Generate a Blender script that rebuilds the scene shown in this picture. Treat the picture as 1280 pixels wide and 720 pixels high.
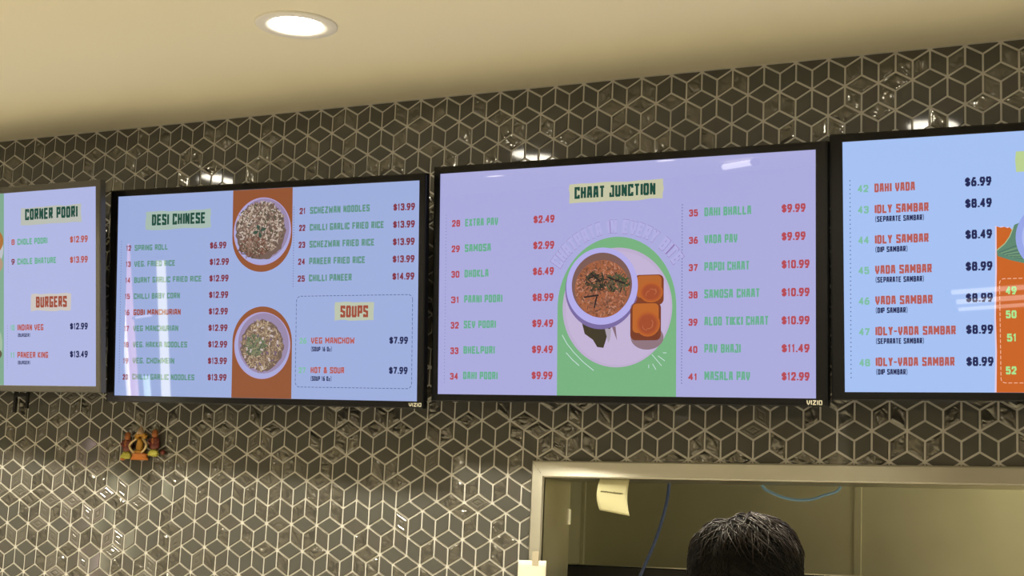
import bpy, bmesh, math, random
from mathutils import Vector, Matrix, noise

random.seed(11)
SC = bpy.context.scene
COL = SC.collection
for o in list(bpy.data.objects):
    bpy.data.objects.remove(o)

# ------------------------------------------------------------------ camera, world, exposure
Z0 = 2.82                                   # height of the first full row of tile stars
CEIL = Z0 + 0.0768
cam_d = bpy.data.cameras.new('camera')
cam = bpy.data.objects.new('camera', cam_d)
COL.objects.link(cam)
R_ = Vector((0.89233665, 0.44918814, 0.04433187))
U_ = Vector((0.03570744, -0.16815885, 0.98511298))
F_ = Vector((-0.44995586, 0.87746944, 0.16609366))
cam.matrix_world = Matrix(((R_.x, U_.x, -F_.x, 3.81747291),
                           (R_.y, U_.y, -F_.y, -3.84497896),
                           (R_.z, U_.z, -F_.z, Z0 - 1.19879889),
                           (0, 0, 0, 1)))
cam_d.sensor_width = 36.0
cam_d.lens = 2065.2 / 1280 * 36.0
cam_d.clip_start = 0.02
SC.camera = cam

W = bpy.data.worlds.new('world')
SC.world = W
W.use_nodes = True
W.node_tree.nodes['Background'].inputs[0].default_value = (1.0, 0.86, 0.62, 1)
W.node_tree.nodes['Background'].inputs[1].default_value = 0.03
SC.view_settings.view_transform = 'Standard'
SC.view_settings.look = 'None'
SC.view_settings.gamma = 1.0
SC.view_settings.exposure = 0.0
SC.view_settings.use_curve_mapping = False

WARM = (1.0, 0.90, 0.70)                     # colour of the shop's lamps
DOWN_W = 21.0                                # watts of one downlight
KITCHEN_W = 40.0

# ------------------------------------------------------------------ helpers
def lin(c):
    return tuple(((v / 255) / 12.92 if v / 255 <= 0.04045 else ((v / 255 + 0.055) / 1.055) ** 2.4) for v in c)

def mat(name, col, rough=0.5, metal=0.0, spec=0.5, emit=None, estr=0.0, noise_amt=0.0, noise_scale=8.0,
        bump=0.0, bump_scale=60.0, coat=0.0, stretch=None):
    m = bpy.data.materials.new(name)
    m.use_nodes = True
    nt = m.node_tree
    b = nt.nodes['Principled BSDF']
    b.inputs['Base Color'].default_value = (*col, 1)
    b.inputs['Roughness'].default_value = rough
    b.inputs['Metallic'].default_value = metal
    b.inputs['Specular IOR Level'].default_value = spec
    b.inputs['Coat Weight'].default_value = coat
    if emit is not None:
        b.inputs['Emission Color'].default_value = (*emit, 1)
        b.inputs['Emission Strength'].default_value = estr
    if noise_amt > 0 or bump > 0:
        tc = nt.nodes.new('ShaderNodeTexCoord')
        mp = nt.nodes.new('ShaderNodeMapping')
        if stretch:
            mp.inputs['Scale'].default_value = stretch
        nt.links.new(tc.outputs['Object'], mp.inputs['Vector'])
        if noise_amt > 0:
            n = nt.nodes.new('ShaderNodeTexNoise')
            n.inputs['Scale'].default_value = noise_scale
            n.inputs['Detail'].default_value = 5
            nt.links.new(mp.outputs[0], n.inputs['Vector'])
            mx = nt.nodes.new('ShaderNodeMix')
            mx.data_type = 'RGBA'
            mx.inputs['A'].default_value = (*[c * (1 - noise_amt) for c in col], 1)
            mx.inputs['B'].default_value = (*[min(1, c * (1 + noise_amt)) for c in col], 1)
            nt.links.new(n.outputs['Fac'], mx.inputs['Factor'])
            nt.links.new(mx.outputs['Result'], b.inputs['Base Color'])
        if bump > 0:
            n2 = nt.nodes.new('ShaderNodeTexNoise')
            n2.inputs['Scale'].default_value = bump_scale
            n2.inputs['Detail'].default_value = 4
            nt.links.new(mp.outputs[0], n2.inputs['Vector'])
            bp = nt.nodes.new('ShaderNodeBump')
            bp.inputs['Strength'].default_value = bump
            bp.inputs['Distance'].default_value = 0.01
            nt.links.new(n2.outputs['Fac'], bp.inputs['Height'])
            nt.links.new(bp.outputs[0], b.inputs['Normal'])
    return m

class MB:
    """collects faces, then links them as one mesh object"""
    def __init__(self):
        self.v = []; self.f = []; self.mi = []; self.col = []
    def face(self, pts, mi=0, col=None):
        i = len(self.v)
        self.v += [tuple(p) for p in pts]
        self.f.append(tuple(range(i, i + len(pts))))
        self.mi.append(mi); self.col.append(col)
    def grid(self, rows, mi=0, closed_u=False, closed_v=False, cap=False):
        i = len(self.v); n = len(rows[0]); m = len(rows)
        for r in rows:
            self.v += [tuple(p) for p in r]
        for a in range(m if closed_v else m - 1):
            for b in range(n if closed_u else n - 1):
                a2 = (a + 1) % m; b2 = (b + 1) % n
                self.f.append((i + a * n + b, i + a * n + b2, i + a2 * n + b2, i + a2 * n + b))
                self.mi.append(mi); self.col.append(None)
        if cap:
            self.f.append(tuple(i + b for b in reversed(range(n)))); self.mi.append(mi); self.col.append(None)
            self.f.append(tuple(i + (m - 1) * n + b for b in range(n))); self.mi.append(mi); self.col.append(None)
    def box(self, x0, x1, y0, y1, z0, z1, mi=0):
        P = [(x, y, z) for z in (z0, z1) for y in (y0, y1) for x in (x0, x1)]
        i = len(self.v); self.v += P
        for f in ((0, 2, 3, 1), (4, 5, 7, 6), (0, 1, 5, 4), (2, 6, 7, 3), (0, 4, 6, 2), (1, 3, 7, 5)):
            self.f.append(tuple(i + k for k in f)); self.mi.append(mi); self.col.append(None)
    def bbox(self, x0, x1, y0, y1, z0, z1, r=0.002, mi=0):
        """box with bevelled edges"""
        bm = bmesh.new()
        bmesh.ops.create_cube(bm, size=1)
        for v in bm.verts:
            v.co = Vector(((x0 + x1) / 2 + v.co.x * (x1 - x0), (y0 + y1) / 2 + v.co.y * (y1 - y0), (z0 + z1) / 2 + v.co.z * (z1 - z0)))
        bmesh.ops.bevel(bm, geom=list(bm.edges), offset=r, segments=2, affect='EDGES', profile=0.6)
        self.bm(bm, mi)
    def bm(self, bm, mi=0, M=None):
        i = len(self.v)
        bm.verts.index_update()
        self.v += [tuple(M @ v.co) if M else tuple(v.co) for v in bm.verts]
        for f in bm.faces:
            self.f.append(tuple(i + v.index for v in f.verts)); self.mi.append(mi); self.col.append(None)
        bm.free()
    def ball(self, c, r, mi=0, seg=14, rings=9, M=None):
        rows = []
        for a in range(rings + 1):
            t = math.pi * a / rings
            rows.append([(c[0] + r[0] * math.sin(t) * math.cos(2 * math.pi * b / seg),
                          c[1] + r[1] * math.sin(t) * math.sin(2 * math.pi * b / seg),
                          c[2] - r[2] * math.cos(t)) for b in range(seg)])
        self.grid(rows, mi, closed_u=True)
    def tube(self, pts, r, seg=8, mi=0, cap=True):
        pts = [Vector(p) for p in pts]
        rr = r if isinstance(r, (list, tuple)) else [r] * len(pts)
        rows = []; prev = None
        for k, p in enumerate(pts):
            t = (pts[min(k + 1, len(pts) - 1)] - pts[max(k - 1, 0)])
            t = t.normalized() if t.length > 1e-9 else Vector((0, 0, 1))
            if prev is None:
                a = Vector((0, 0, 1)) if abs(t.z) < 0.9 else Vector((1, 0, 0))
                n = t.cross(a).normalized()
            else:
                n = (prev - t * prev.dot(t)).normalized()
            prev = n; b = t.cross(n)
            rows.append([tuple(p + (n * math.cos(2 * math.pi * j / seg) + b * math.sin(2 * math.pi * j / seg)) * rr[k]) for j in range(seg)])
        self.grid(rows, mi, closed_u=True, cap=cap)
    def lathe(self, prof, c=(0, 0, 0), seg=48, mi=0):
        self.grid([[(c[0] + r * math.cos(2 * math.pi * j / seg), c[1] + r * math.sin(2 * math.pi * j / seg), c[2] + z) for j in range(seg)] for r, z in prof], mi, closed_u=True)
    def prism(self, poly, y0, y1, mi=0):
        """polygon in x,z extruded in y"""
        n = len(poly)
        self.face([(x, y0, z) for x, z in poly], mi)
        self.face([(x, y1, z) for x, z in reversed(poly)], mi)
        for k in range(n):
            (xa, za), (xb, zb) = poly[k], poly[(k + 1) % n]
            self.face([(xa, y0, za), (xa, y1, za), (xb, y1, zb), (xb, y0, zb)], mi)
    def build(self, name, mats, parent=None, smooth=False, fix=True):
        me = bpy.data.meshes.new(name)
        me.from_pydata(self.v, [], self.f)
        if not isinstance(mats, (list, tuple)):
            mats = [mats]
        for m in mats:
            me.materials.append(m)
        me.polygons.foreach_set('material_index', self.mi)
        if any(c is not None for c in self.col):
            at = me.color_attributes.new('picture', 'FLOAT_COLOR', 'CORNER')
            buf = []
            for c, f in zip(self.col, self.f):
                buf += list((*(c or (0, 0, 0)), 1.0)) * len(f)
            at.data.foreach_set('color', buf)
            fix = False
        if fix:
            bm = bmesh.new(); bm.from_mesh(me)
            bmesh.ops.remove_doubles(bm, verts=bm.verts, dist=1e-6)
            bmesh.ops.recalc_face_normals(bm, faces=bm.faces)
            bm.to_mesh(me); bm.free()
        if smooth:
            me.polygons.foreach_set('use_smooth', [True] * len(me.polygons))
        me.update()
        o = bpy.data.objects.new(name, me)
        COL.objects.link(o)
        if parent is not None:
            o.parent = parent
        return o

def tag(o, label, cat, group=None):
    o['label'] = label; o['category'] = cat
    if group: o['group'] = group
    return o

def thing(name, label, cat, loc=(0, 0, 0), group=None):
    o = bpy.data.objects.new(name, None)
    COL.objects.link(o)
    o.location = loc
    o.empty_display_size = 0.05
    return tag(o, label, cat, group)

def struct(o):
    o['kind'] = 'structure'
    return o

def copy_tree(o, parent=None):
    c = o.copy(); COL.objects.link(c)
    if parent is not None: c.parent = parent
    for ch in o.children:
        copy_tree(ch, c)
    return c

# ------------------------------------------------------------------ materials
M_ceil = mat('ceiling_paint', (0.82, 0.77, 0.60), 0.75, noise_amt=0.02, noise_scale=2.0, bump=0.04, bump_scale=25)
M_wall = mat('painted_wall', (0.40, 0.36, 0.30), 0.8, noise_amt=0.04, noise_scale=3)
M_floor = mat('floor_tile', (0.48, 0.45, 0.38), 0.35, noise_amt=0.08, noise_scale=4)
M_grout = mat('grout', (0.62, 0.61, 0.57), 0.9, noise_amt=0.06, noise_scale=60)
M_tile = mat('glass_tile', (0.092, 0.0925, 0.083), 0.06, spec=0.4, noise_amt=0.10, noise_scale=9)
M_tile_b = mat('warm_glass_tile', (0.096, 0.092, 0.082), 0.06, spec=0.4, noise_amt=0.10, noise_scale=9)
M_crinkle = mat('crinkled_glass_tile', (0.165, 0.160, 0.142), 0.12, metal=0.6, spec=0.5, noise_amt=0.06, noise_scale=70)
M_ridge = mat('ridged_glass_tile', (0.135, 0.130, 0.112), 0.12, metal=0.1, spec=0.5, noise_amt=0.08, noise_scale=12)
M_steel = mat('brushed_steel', (0.58, 0.57, 0.50), 0.24, metal=1.0, noise_amt=0.05, noise_scale=30, stretch=(0.04, 1, 60))
nt = M_steel.node_tree; bs = nt.nodes['Principled BSDF']
bs.inputs['Anisotropic'].default_value = 1.0; bs.inputs['Roughness'].default_value = 0.40
cv = nt.nodes.new('ShaderNodeCombineXYZ'); cv.inputs['Z'].default_value = 1.0
nt.links.new(cv.outputs[0], bs.inputs['Tangent'])
M_lining = mat('steel_lining', (0.58, 0.55, 0.44), 0.30, metal=0.9, noise_amt=0.10, noise_scale=6)
M_steel_dull = mat('kitchen_steel', (0.44, 0.42, 0.33), 0.40, metal=0.7, noise_amt=0.16, noise_scale=4.0)
M_black = mat('black_plastic', (0.008, 0.008, 0.008), 0.12, spec=0.2, noise_amt=0.1, noise_scale=20)
M_blackm = mat('matt_black_metal', (0.015, 0.015, 0.015), 0.55, spec=0.4, noise_amt=0.1, noise_scale=20)
M_bezel_lit = mat('lit_bezel', (0.07, 0.066, 0.055), 0.30, spec=0.5, noise_amt=0.05, noise_scale=20)  # bezel colour paled to stand for the light falling on the left screen
M_logo = mat('logo_print', (0.62, 0.60, 0.48), 0.3, metal=0.3, noise_amt=0.03, noise_scale=30)
M_white = mat('white_trim', (0.82, 0.80, 0.74), 0.45, noise_amt=0.02, noise_scale=10)
M_lens = mat('lamp_lens', (0.9, 0.9, 0.88), 0.5, emit=(1.0, 0.93, 0.78), estr=40.0, noise_amt=0.01)

def picture_material():
    m = bpy.data.materials.new('screen_picture')
    m.use_nodes = True
    nt = m.node_tree; b = nt.nodes['Principled BSDF']
    b.inputs['Base Color'].default_value = (0.004, 0.004, 0.005, 1)
    b.inputs['Roughness'].default_value = 0.015
    b.inputs['Specular IOR Level'].default_value = 0.5
    a = nt.nodes.new('ShaderNodeVertexColor'); a.layer_name = 'picture'
    nt.links.new(a.outputs['Color'], b.inputs['Emission Color'])
    b.inputs['Emission Strength'].default_value = 1.0
    return m
M_pic = picture_material()

# ------------------------------------------------------------------ the room
XL, XR, YF = -8.5, 6.5, -8.6
OPX0, OPX1 = 1.9675, 4.30                    # serving hatch opening
OPZ0, OPZ1 = 1.02, Z0 - 0.9700
WALL_T = 0.155

mb = MB(); mb.box(XL, XR, YF, 3.0, -0.1, 0.0)
struct(mb.build('floor', M_floor))
mb = MB(); mb.box(XL, XR, YF, WALL_T, CEIL, CEIL + 0.1)
struct(mb.build('ceiling', M_ceil))
mb = MB(); mb.box(XL - 0.1, XL, YF, WALL_T, 0, CEIL)
struct(mb.build('wall_left', M_wall))
mb = MB(); mb.box(XR, XR + 0.1, YF, WALL_T, 0, CEIL)
struct(mb.build('wall_right', M_wall))
mb = MB(); mb.box(XL - 0.1, XR + 0.1, YF - 0.1, YF, 0, CEIL)
struct(mb.build('wall_front', M_wall))

# ---- the tiled wall: a rhombus mosaic laid in sheets whose patterns do not quite line up
TU = 0.083; TS = TU / math.sqrt(3)
TX0, TX1, TZ0 = -1.35, 5.2, 0.95

def sheet_level(x, z):
    if z > -0.5:
        return 1
    if z > -1.02:
        if x < 0.575: return 0
        if x < 1.54: return 1
        if x < 1.90: return 0
        return 1
    if x < 0.82: return 1
    if x < 1.54: return 0
    return 1

def clip(poly, ax, val, keep_less):
    out = []
    n = len(poly)
    for k in range(n):
        p, q = poly[k], poly[(k + 1) % n]
        dp = (p[ax] - val) * (1 if keep_less else -1); dq = (q[ax] - val) * (1 if keep_less else -1)
        if dp <= 0: out.append(p)
        if (dp < 0 < dq) or (dq < 0 < dp):
            t = dp / (dp - dq)
            out.append((p[0] + t * (q[0] - p[0]), p[1] + t * (q[1] - p[1])))
    return out

def rhombi():
    for off, zlo, zhi in (((0.0, 0.0), Z0 - 0.5, CEIL), ((-0.0095, 0.0155), TZ0, Z0 - 0.5)):
        def proj(x, y, z):
            b = y - x; a = z - y
            return (b * TU / 2 + off[0], a * TS + b * TS / 2 + off[1])
        def solid(x, y, z):
            s = x + y + z
            if s <= 0: return True
            if s == 1:
                px, pz = proj(x, y, z)
                return sheet_level(px, pz) == 1
            return False
        for b in range(int(TX0 / TU * 2) - 4, int(TX1 / TU * 2) + 5):
            for a2 in range(-60, 12):
                a = a2 - b // 2
                for S in (0, 1):
                    if (S + b - a) % 3: continue
                    y = (S + b - a) // 3; x = y - b; z = a + y
                    if not solid(x, y, z): continue
                    for d, faces in (((1, 0, 0), ((1, 0, 0), (1, 1, 0), (1, 1, 1), (1, 0, 1))),
                                     ((0, 1, 0), ((0, 1, 0), (0, 1, 1), (1, 1, 1), (1, 1, 0))),
                                     ((0, 0, 1), ((0, 0, 1), (1, 0, 1), (1, 1, 1), (0, 1, 1)))):
                        if solid(x + d[0], y + d[1], z + d[2]): continue
                        q = [proj(x + f[0], y + f[1], z + f[2]) for f in faces]
                        q = [(p[0], p[1] + Z0) for p in q]
                        zs = [p[1] for p in q]; xs = [p[0] for p in q]
                        if max(zs) < zlo + 0.004 or min(zs) > zhi - 0.004 or max(xs) < TX0 or min(xs) > TX1: continue
                        yield q, zlo, zhi

def inset(poly, d):
    """shrink a convex polygon by d"""
    n = len(poly)
    area = sum(poly[k][0] * poly[(k + 1) % n][1] - poly[(k + 1) % n][0] * poly[k][1] for k in range(n))
    sg = 1 if area > 0 else -1
    out = []
    for k in range(n):
        p0, p1, p2 = Vector(poly[k - 1]), Vector(poly[k]), Vector(poly[(k + 1) % n])
        e1 = (p1 - p0); e2 = (p2 - p1)
        if e1.length < 1e-7 or e2.length < 1e-7: return None
        e1.normalize(); e2.normalize()
        n1 = Vector((-e1.y, e1.x)) * sg; n2 = Vector((-e2.y, e2.x)) * sg
        den = 1 + n1.dot(n2)
        if den < 0.05: return None
        out.append(tuple(p1 + (n1 + n2) / den * d))
    a2 = sum(out[k][0] * out[(k + 1) % n][1] - out[(k + 1) % n][0] * out[k][1] for k in range(n))
    if a2 * sg <= 1e-6: return None
    for k in range(n):
        e = Vector(poly[(k + 1) % n]) - Vector(poly[k]); g = Vector(out[(k + 1) % n]) - Vector(out[k])
        if e.dot(g) < 0: return None
    return out

def pieces(poly, zlo, zhi):
    """clip to the sheet and cut out the hatch"""
    p = clip(clip(clip(clip(poly, 1, zhi - 0.001, True), 1, zlo, False), 0, TX0, False), 0, TX1, True)
    if len(p) < 3: return []
    m = 0.012
    x0, x1, z0, z1 = OPX0 - m, OPX1 + m, OPZ0 - m, OPZ1 + m
    if max(q[0] for q in p) < x0 or min(q[0] for q in p) > x1 or max(q[1] for q in p) < z0 or min(q[1] for q in p) > z1:
        return [p]
    res = [clip(p, 0, x0, True), clip(p, 0, x1, False)]
    mid = clip(clip(p, 0, x0, False), 0, x1, True)
    if len(mid) >= 3:
        res += [clip(mid, 1, z0, True), clip(mid, 1, z1, False)]
    return [r for r in res if len(r) >= 3]

mb = MB()
# the wall behind the tiles, with the hatch left open
for (x0, x1, z0, z1) in ((XL, OPX0 - 0.004, 0, CEIL), (OPX1 + 0.004, XR, 0, CEIL), (OPX0 - 0.004, OPX1 + 0.004, OPZ1 + 0.004, CEIL), (OPX0 - 0.004, OPX1 + 0.004, 0, OPZ0 - 0.004)):
    mb.box(x0, x1, 0.0, WALL_T - 0.004, z0, z1, 0)
rnd = random.Random(5)
GH = 0.0023
TH = 0.0024
for q, zlo, zhi in rhombi():
    full = all(zlo < p[1] < zhi - 0.001 and TX0 < p[0] < TX1 for p in q)
    ps = pieces(q, zlo, zhi)
    cx = sum(p[0] for p in q) / 4; cz = sum(p[1] for p in q) / 4
    low = cz < Z0 - 0.5
    r = rnd.random()
    ridge_p = (0.20 if cx < 1.0 else 0.04) if low else 0.0
    kind = 'ridge' if r < ridge_p else ('crinkle' if r < ridge_p + 0.33 else 'flat')
    whole = full and len(ps) == 1 and len(ps[0]) == 4
    tx, tz = rnd.gauss(0, 0.006), rnd.gauss(0, 0.006)
    for p in ps:
        outer = inset(p, GH)
        if outer is None: continue
        top = inset(outer, 0.0007)
        if top is None: continue
        def Y(pt, h=0.0): return -TH + (pt[0] - cx) * tx + (pt[1] - cz) * tz - h
        mi = {'flat': 1 if rnd.random() < 0.75 else 2, 'crinkle': 3, 'ridge': 4}[kind]
        n = len(p)
        for k in range(n):
            a, b = k, (k + 1) % n
            mb.face([(outer[a][0], 0.0005, outer[a][1]), (outer[b][0], 0.0005, outer[b][1]), (top[b][0], Y(top[b]), top[b][1]), (top[a][0], Y(top[a]), top[a][1])], mi)
        if kind == 'crinkle' and n == 4:
            N = 12
            # creases that fan out from a point near one edge
            fa = rnd.uniform(0, 2 * math.pi); fx, fz = 0.022 * math.cos(fa), 0.022 * math.sin(fa)
            fm = rnd.uniform(4.0, 7.5); fp = rnd.uniform(0, 6.28)
            wa = rnd.uniform(0, math.pi); wk = rnd.uniform(110, 190); wp = rnd.uniform(0, 6.28)
            A = rnd.uniform(0.0020, 0.0034)
            amp = 1.15 if low else 0.8
            rows = []
            for i in range(N + 1):
                row = []
                for j in range(N + 1):
                    s, t = i / N, j / N
                    x = (1 - s) * ((1 - t) * top[0][0] + t * top[1][0]) + s * ((1 - t) * top[3][0] + t * top[2][0])
                    z = (1 - s) * ((1 - t) * top[0][1] + t * top[1][1]) + s * ((1 - t) * top[3][1] + t * top[2][1])
                    e = min(1.0, 6 * min(s, 1 - s, t, 1 - t))
                    wx = x - cx; wz = z - cz
                    h = A * min(1.0, math.hypot(wx - fx, wz - fz) / 0.03) * abs(math.sin(fm * math.atan2(wz - fz, wx - fx) / 2 + fp + 0.5 * math.sin(170 * (wx + wz) + fp))) + 0.4 * A * math.sin(wk * (wx * math.cos(wa) + wz * math.sin(wa)) + wp)
                    row.append((x, Y((x, z), h * e * amp), z))
                rows.append(row)
            mb.grid(rows, mi)
        elif kind == 'ridge' and whole:
            prev = top; ph = 0.0
            side = [math.hypot(top[k][0] - top[(k + 1) % 4][0], top[k][1] - top[(k + 1) % 4][1]) for k in range(4)]
            for step, (dd, h) in enumerate(((0.0035, 0.0), (0.0012, 0.0009), (0.0035, 0.0009), (0.0012, 0.0), (0.0030, 0.0002), (0.0012, 0.0012))):
                nx = inset(prev, dd)
                if nx is None: break
                for k in range(4):
                    a, b = k, (k + 1) % 4
                    mb.face([(prev[a][0], Y(prev[a], ph), prev[a][1]), (prev[b][0], Y(prev[b], ph), prev[b][1]), (nx[b][0], Y(nx[b], h), nx[b][1]), (nx[a][0], Y(nx[a], h), nx[a][1])], mi)
                prev, ph = nx, h
            mb.face([(a[0], Y(a, ph), a[1]) for a in prev], mi)
        else:
            mb.face([(a[0], Y(a), a[1]) for a in top], mi)
wall_back = struct(mb.build('wall_back', [M_grout, M_tile, M_tile_b, M_crinkle, M_ridge]))

# ---- steel frame of the serving hatch
mb = MB()
cw, cwt, cy = 0.037, 0.043, -0.011
def casing(x0, x1, z0, z1, horizontal):
    r = 0.004
    if horizontal:   # mitred at both ends
        prof = [(z0, -0.0005), (z0, cy + r), (z0 + r, cy), (z1 - r, cy), (z1, cy + r), (z1, -0.0005)]
        rows = []
        for z, y in prof:
            k = (z - z0) / (z1 - z0)
            rows.append([(x0 - k * cw + 0.0006, y, z), (x1 + k * cw - 0.0006, y, z)])
        mb.grid(rows)
    return
z0, z1 = OPZ1, OPZ1 + cwt
casing(OPX0, OPX1, z0, z1, True)
for sgn, xi in ((-1, OPX0), (1, OPX1)):
    r = 0.004
    prof = [(0, -0.0005), (0, cy + r), (r, cy), (cw - r, cy), (cw, cy + r), (cw, -0.0005)]
    rows = []
    for d, y in prof:
        k = d / cw
        rows.append([(xi + sgn * d, y, OPZ0), (xi + sgn * d, y, z0 + k * cwt - 0.0006)])
    mb.grid(rows)
# sill, jambs and head lining the thickness of the wall
mb.box(OPX0 - cw, OPX1 + cw, -0.03, WALL_T, OPZ0 - 0.03, OPZ0, 1)
mb.box(OPX0 - 0.003, OPX0, -0.008, WALL_T, OPZ0, OPZ1, 1)
mb.box(OPX1, OPX1 + 0.003, -0.008, WALL_T, OPZ0, OPZ1, 1)
mb.box(OPX0 - 0.003, OPX1 + 0.003, -0.008, WALL_T, OPZ1, OPZ1 + 0.003, 1)
struct(mb.build('window_1', [M_steel, M_lining]))

# ---- kitchen behind the hatch
KY = 0.90; KX0, KX1 = 1.6675, 5.2; KC = 2.5
mb = MB(); mb.box(KX0 - 0.02, KX1, KY, KY + 0.05, 0, KC)
mb.bbox(2.5286, 2.5497, KY - 0.004, KY, 0.3, KC - 0.02, 0.001)
mb.bbox(KX0, KX0 + 0.012, KY - 0.012, KY, 0.3, KC - 0.02, 0.002)
struct(mb.build('wall_kitchen_back', M_steel_dull))
mb = MB(); mb.box(KX0 - 0.05, KX0, WALL_T, KY, 0, KC)
struct(mb.build('wall_kitchen_left', M_steel_dull))
mb = MB(); mb.box(KX1, KX1 + 0.05, WALL_T, KY + 0.05, 0, KC)
struct(mb.build('wall_kitchen_right', M_wall))
mb = MB(); mb.box(KX0 - 0.05, KX1 + 0.05, WALL_T, KY + 0.05, KC, KC + 0.05)
struct(mb.build('ceiling_kitchen', M_ceil))

# ------------------------------------------------------------------ lamps
def make_downlight(label, group=None):
    t = thing('downlight', label, 'ceiling light', (0, 0, CEIL), group)
    mb = MB()
    mb.lathe([(0.100, 0.0), (0.100, -0.004), (0.097, -0.006), (0.080, -0.0065), (0.068, -0.005), (0.0655, -0.0015), (0.0655, 0.0)])
    mb.build('trim_ring', M_white, t, smooth=True)
    mb = MB()
    mb.lathe([(0.065, -0.001), (0.056, -0.0028), (0.03, -0.0036), (0.0005, -0.004)])
    mb.build('lens', M_lens, t, smooth=True)
    ld = bpy.data.lights.new('downlight_lamp', 'AREA')
    ld.shape = 'DISK'; ld.size = 0.13; ld.energy = DOWN_W; ld.color = WARM
    ld.spread = math.radians(118)
    l = bpy.data.objects.new('lamp', ld)
    COL.objects.link(l); l.parent = t; l.location = (0, 0, -0.008)
    return t
d0 = make_downlight('round white recessed ceiling downlight, glowing, above the menu screens')
d0.location = (1.566, -0.665, CEIL)
for x, lab in ((-3.38, 'downlight in the same row, far left, past the corner poori screen'),
               (-2.14, 'downlight in the same row, left of the corner poori screen'),
               (-0.91, 'downlight in the same row, just left of the corner poori screen'),
               (0.33, 'downlight in the same row, above the corner poori screen'),
               (2.80, 'downlight in the same row, above the chaat screen'),
               (4.04, 'downlight in the same row, above the right end of the serving hatch')):
    c = copy_tree(d0)
    c['label'] = lab
    c.location = (x, -0.665, CEIL)

for y, xs, row in ((-2.9, (-3.4, -1.6, 0.2, 2.0, 3.8, 5.4), 'added unseen over the counter for general light'), (-5.7, (-4.09, -2.85, -1.60, -0.36, 0.88, 2.12, 3.36, 4.60), 'over the dining area')):
    for k, x in enumerate(xs):  # the counter row is unseen, added to light the room generally
        c = copy_tree(d0)
        c['label'] = '%s downlight from the left in the row %s' % (('first', 'second', 'third', 'fourth', 'fifth', 'sixth', 'seventh', 'eighth')[k], row)
        c.location = (x, y, CEIL)
M_panel = mat('panel_diffuser', (0.9, 0.9, 0.88), 0.6, emit=(1.0, 0.9, 0.7), estr=2.5, noise_amt=0.01)

# lamp in the kitchen
t = thing('kitchen_ceiling_light', 'strip light on the kitchen ceiling behind the hatch', 'ceiling light', (3.9, 0.55, KC))
mb = MB(); mb.bbox(-0.45, 0.45, -0.07, 0.07, -0.04, 0, 0.006); mb.build('housing', M_white, t)
mb = MB(); mb.bbox(-0.43, 0.43, -0.055, 0.055, -0.055, -0.04, 0.005); mb.build('diffuser', M_panel, t)
ld = bpy.data.lights.new('kitchen_lamp', 'AREA'); ld.shape = 'RECTANGLE'; ld.size = 0.86; ld.size_y = 0.1
ld.energy = KITCHEN_W; ld.color = (1.0, 0.93, 0.54)
l = bpy.data.objects.new('lamp', ld); COL.objects.link(l); l.parent = t; l.location = (0, 0, -0.06)

# coloured light tubes at the shop front, seen only as reflections in the screens
def glow(name, col, s):
    return mat(name, (0.8, 0.8, 0.8), 0.5, emit=col, estr=s, noise_amt=0.01)
def led_tube(label, a, b, r, m):
    t = thing('led_tube', label, 'light', a)
    A = Vector(a); B = Vector(b) - A
    mb = MB(); mb.tube([B * k / 6 for k in range(7)], r, 10); mb.build('tube', m, t, smooth=True)
    d = B.normalized()
    for e in (-d * 0.03, B - d * 0.01):
        mb = MB(); mb.tube([e, e + d * 0.04], r * 1.25, 10)
        mb.build('end_cap', M_blackm, t, smooth=True)
zz = Z0
led_tube('pink vertical light tube at the shop front', (-6.10, -7.5, zz - 2.2), (-6.06, -7.5, zz - 0.34), 0.035, glow('pink_glow', (1.0, 0.38, 0.40), 5.5))
led_tube('white vertical light tube beside the pink one', (-6.17, -7.5, zz - 2.2), (-6.13, -7.5, zz - 0.34), 0.02, glow('white_glow', (1.0, 0.93, 0.85), 10.0))
led_tube('pale yellow vertical light tube at the shop front', (-5.76, -7.5, zz - 2.2), (-5.67, -7.5, zz - 0.50), 0.04, glow('yellow_glow', (1.0, 0.95, 0.6), 9.0))
led_tube('short mint green light tube low at the shop front', (-5.95, -7.5, zz - 2.2), (-5.94, -7.5, zz - 1.50), 0.03, glow('mint_glow', (0.7, 1.0, 0.85), 7.0))
led_tube('thin level light tube between the pink and yellow tubes', (-6.02, -7.5, zz - 1.0), (-5.80, -7.5, zz - 0.98), 0.010, glow('thin_glow', (1.0, 0.85, 0.9), 5.0))
wg = glow('soft_white_glow', (1.0, 0.88, 0.78), 5.0)
led_tube('topmost of three level light tubes facing the idly screen', (1.74, -7.5, zz - 0.985), (2.6, -7.5, zz - 0.95), 0.016, wg)
led_tube('middle of three level light tubes facing the idly screen', (1.77, -7.5, zz - 1.05), (2.6, -7.5, zz - 1.015), 0.016, wg)
led_tube('lowest of three level light tubes facing the idly screen', (1.78, -7.5, zz - 1.10), (2.35, -7.5, zz - 1.075), 0.012, wg)
led_tube('short linear light just under the dining area ceiling', (-0.44, -6.73, CEIL - 0.03), (-0.06, -6.36, CEIL - 0.03), 0.02, glow('strip_glow', (1.0, 0.95, 0.9), 8.0))

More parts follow.
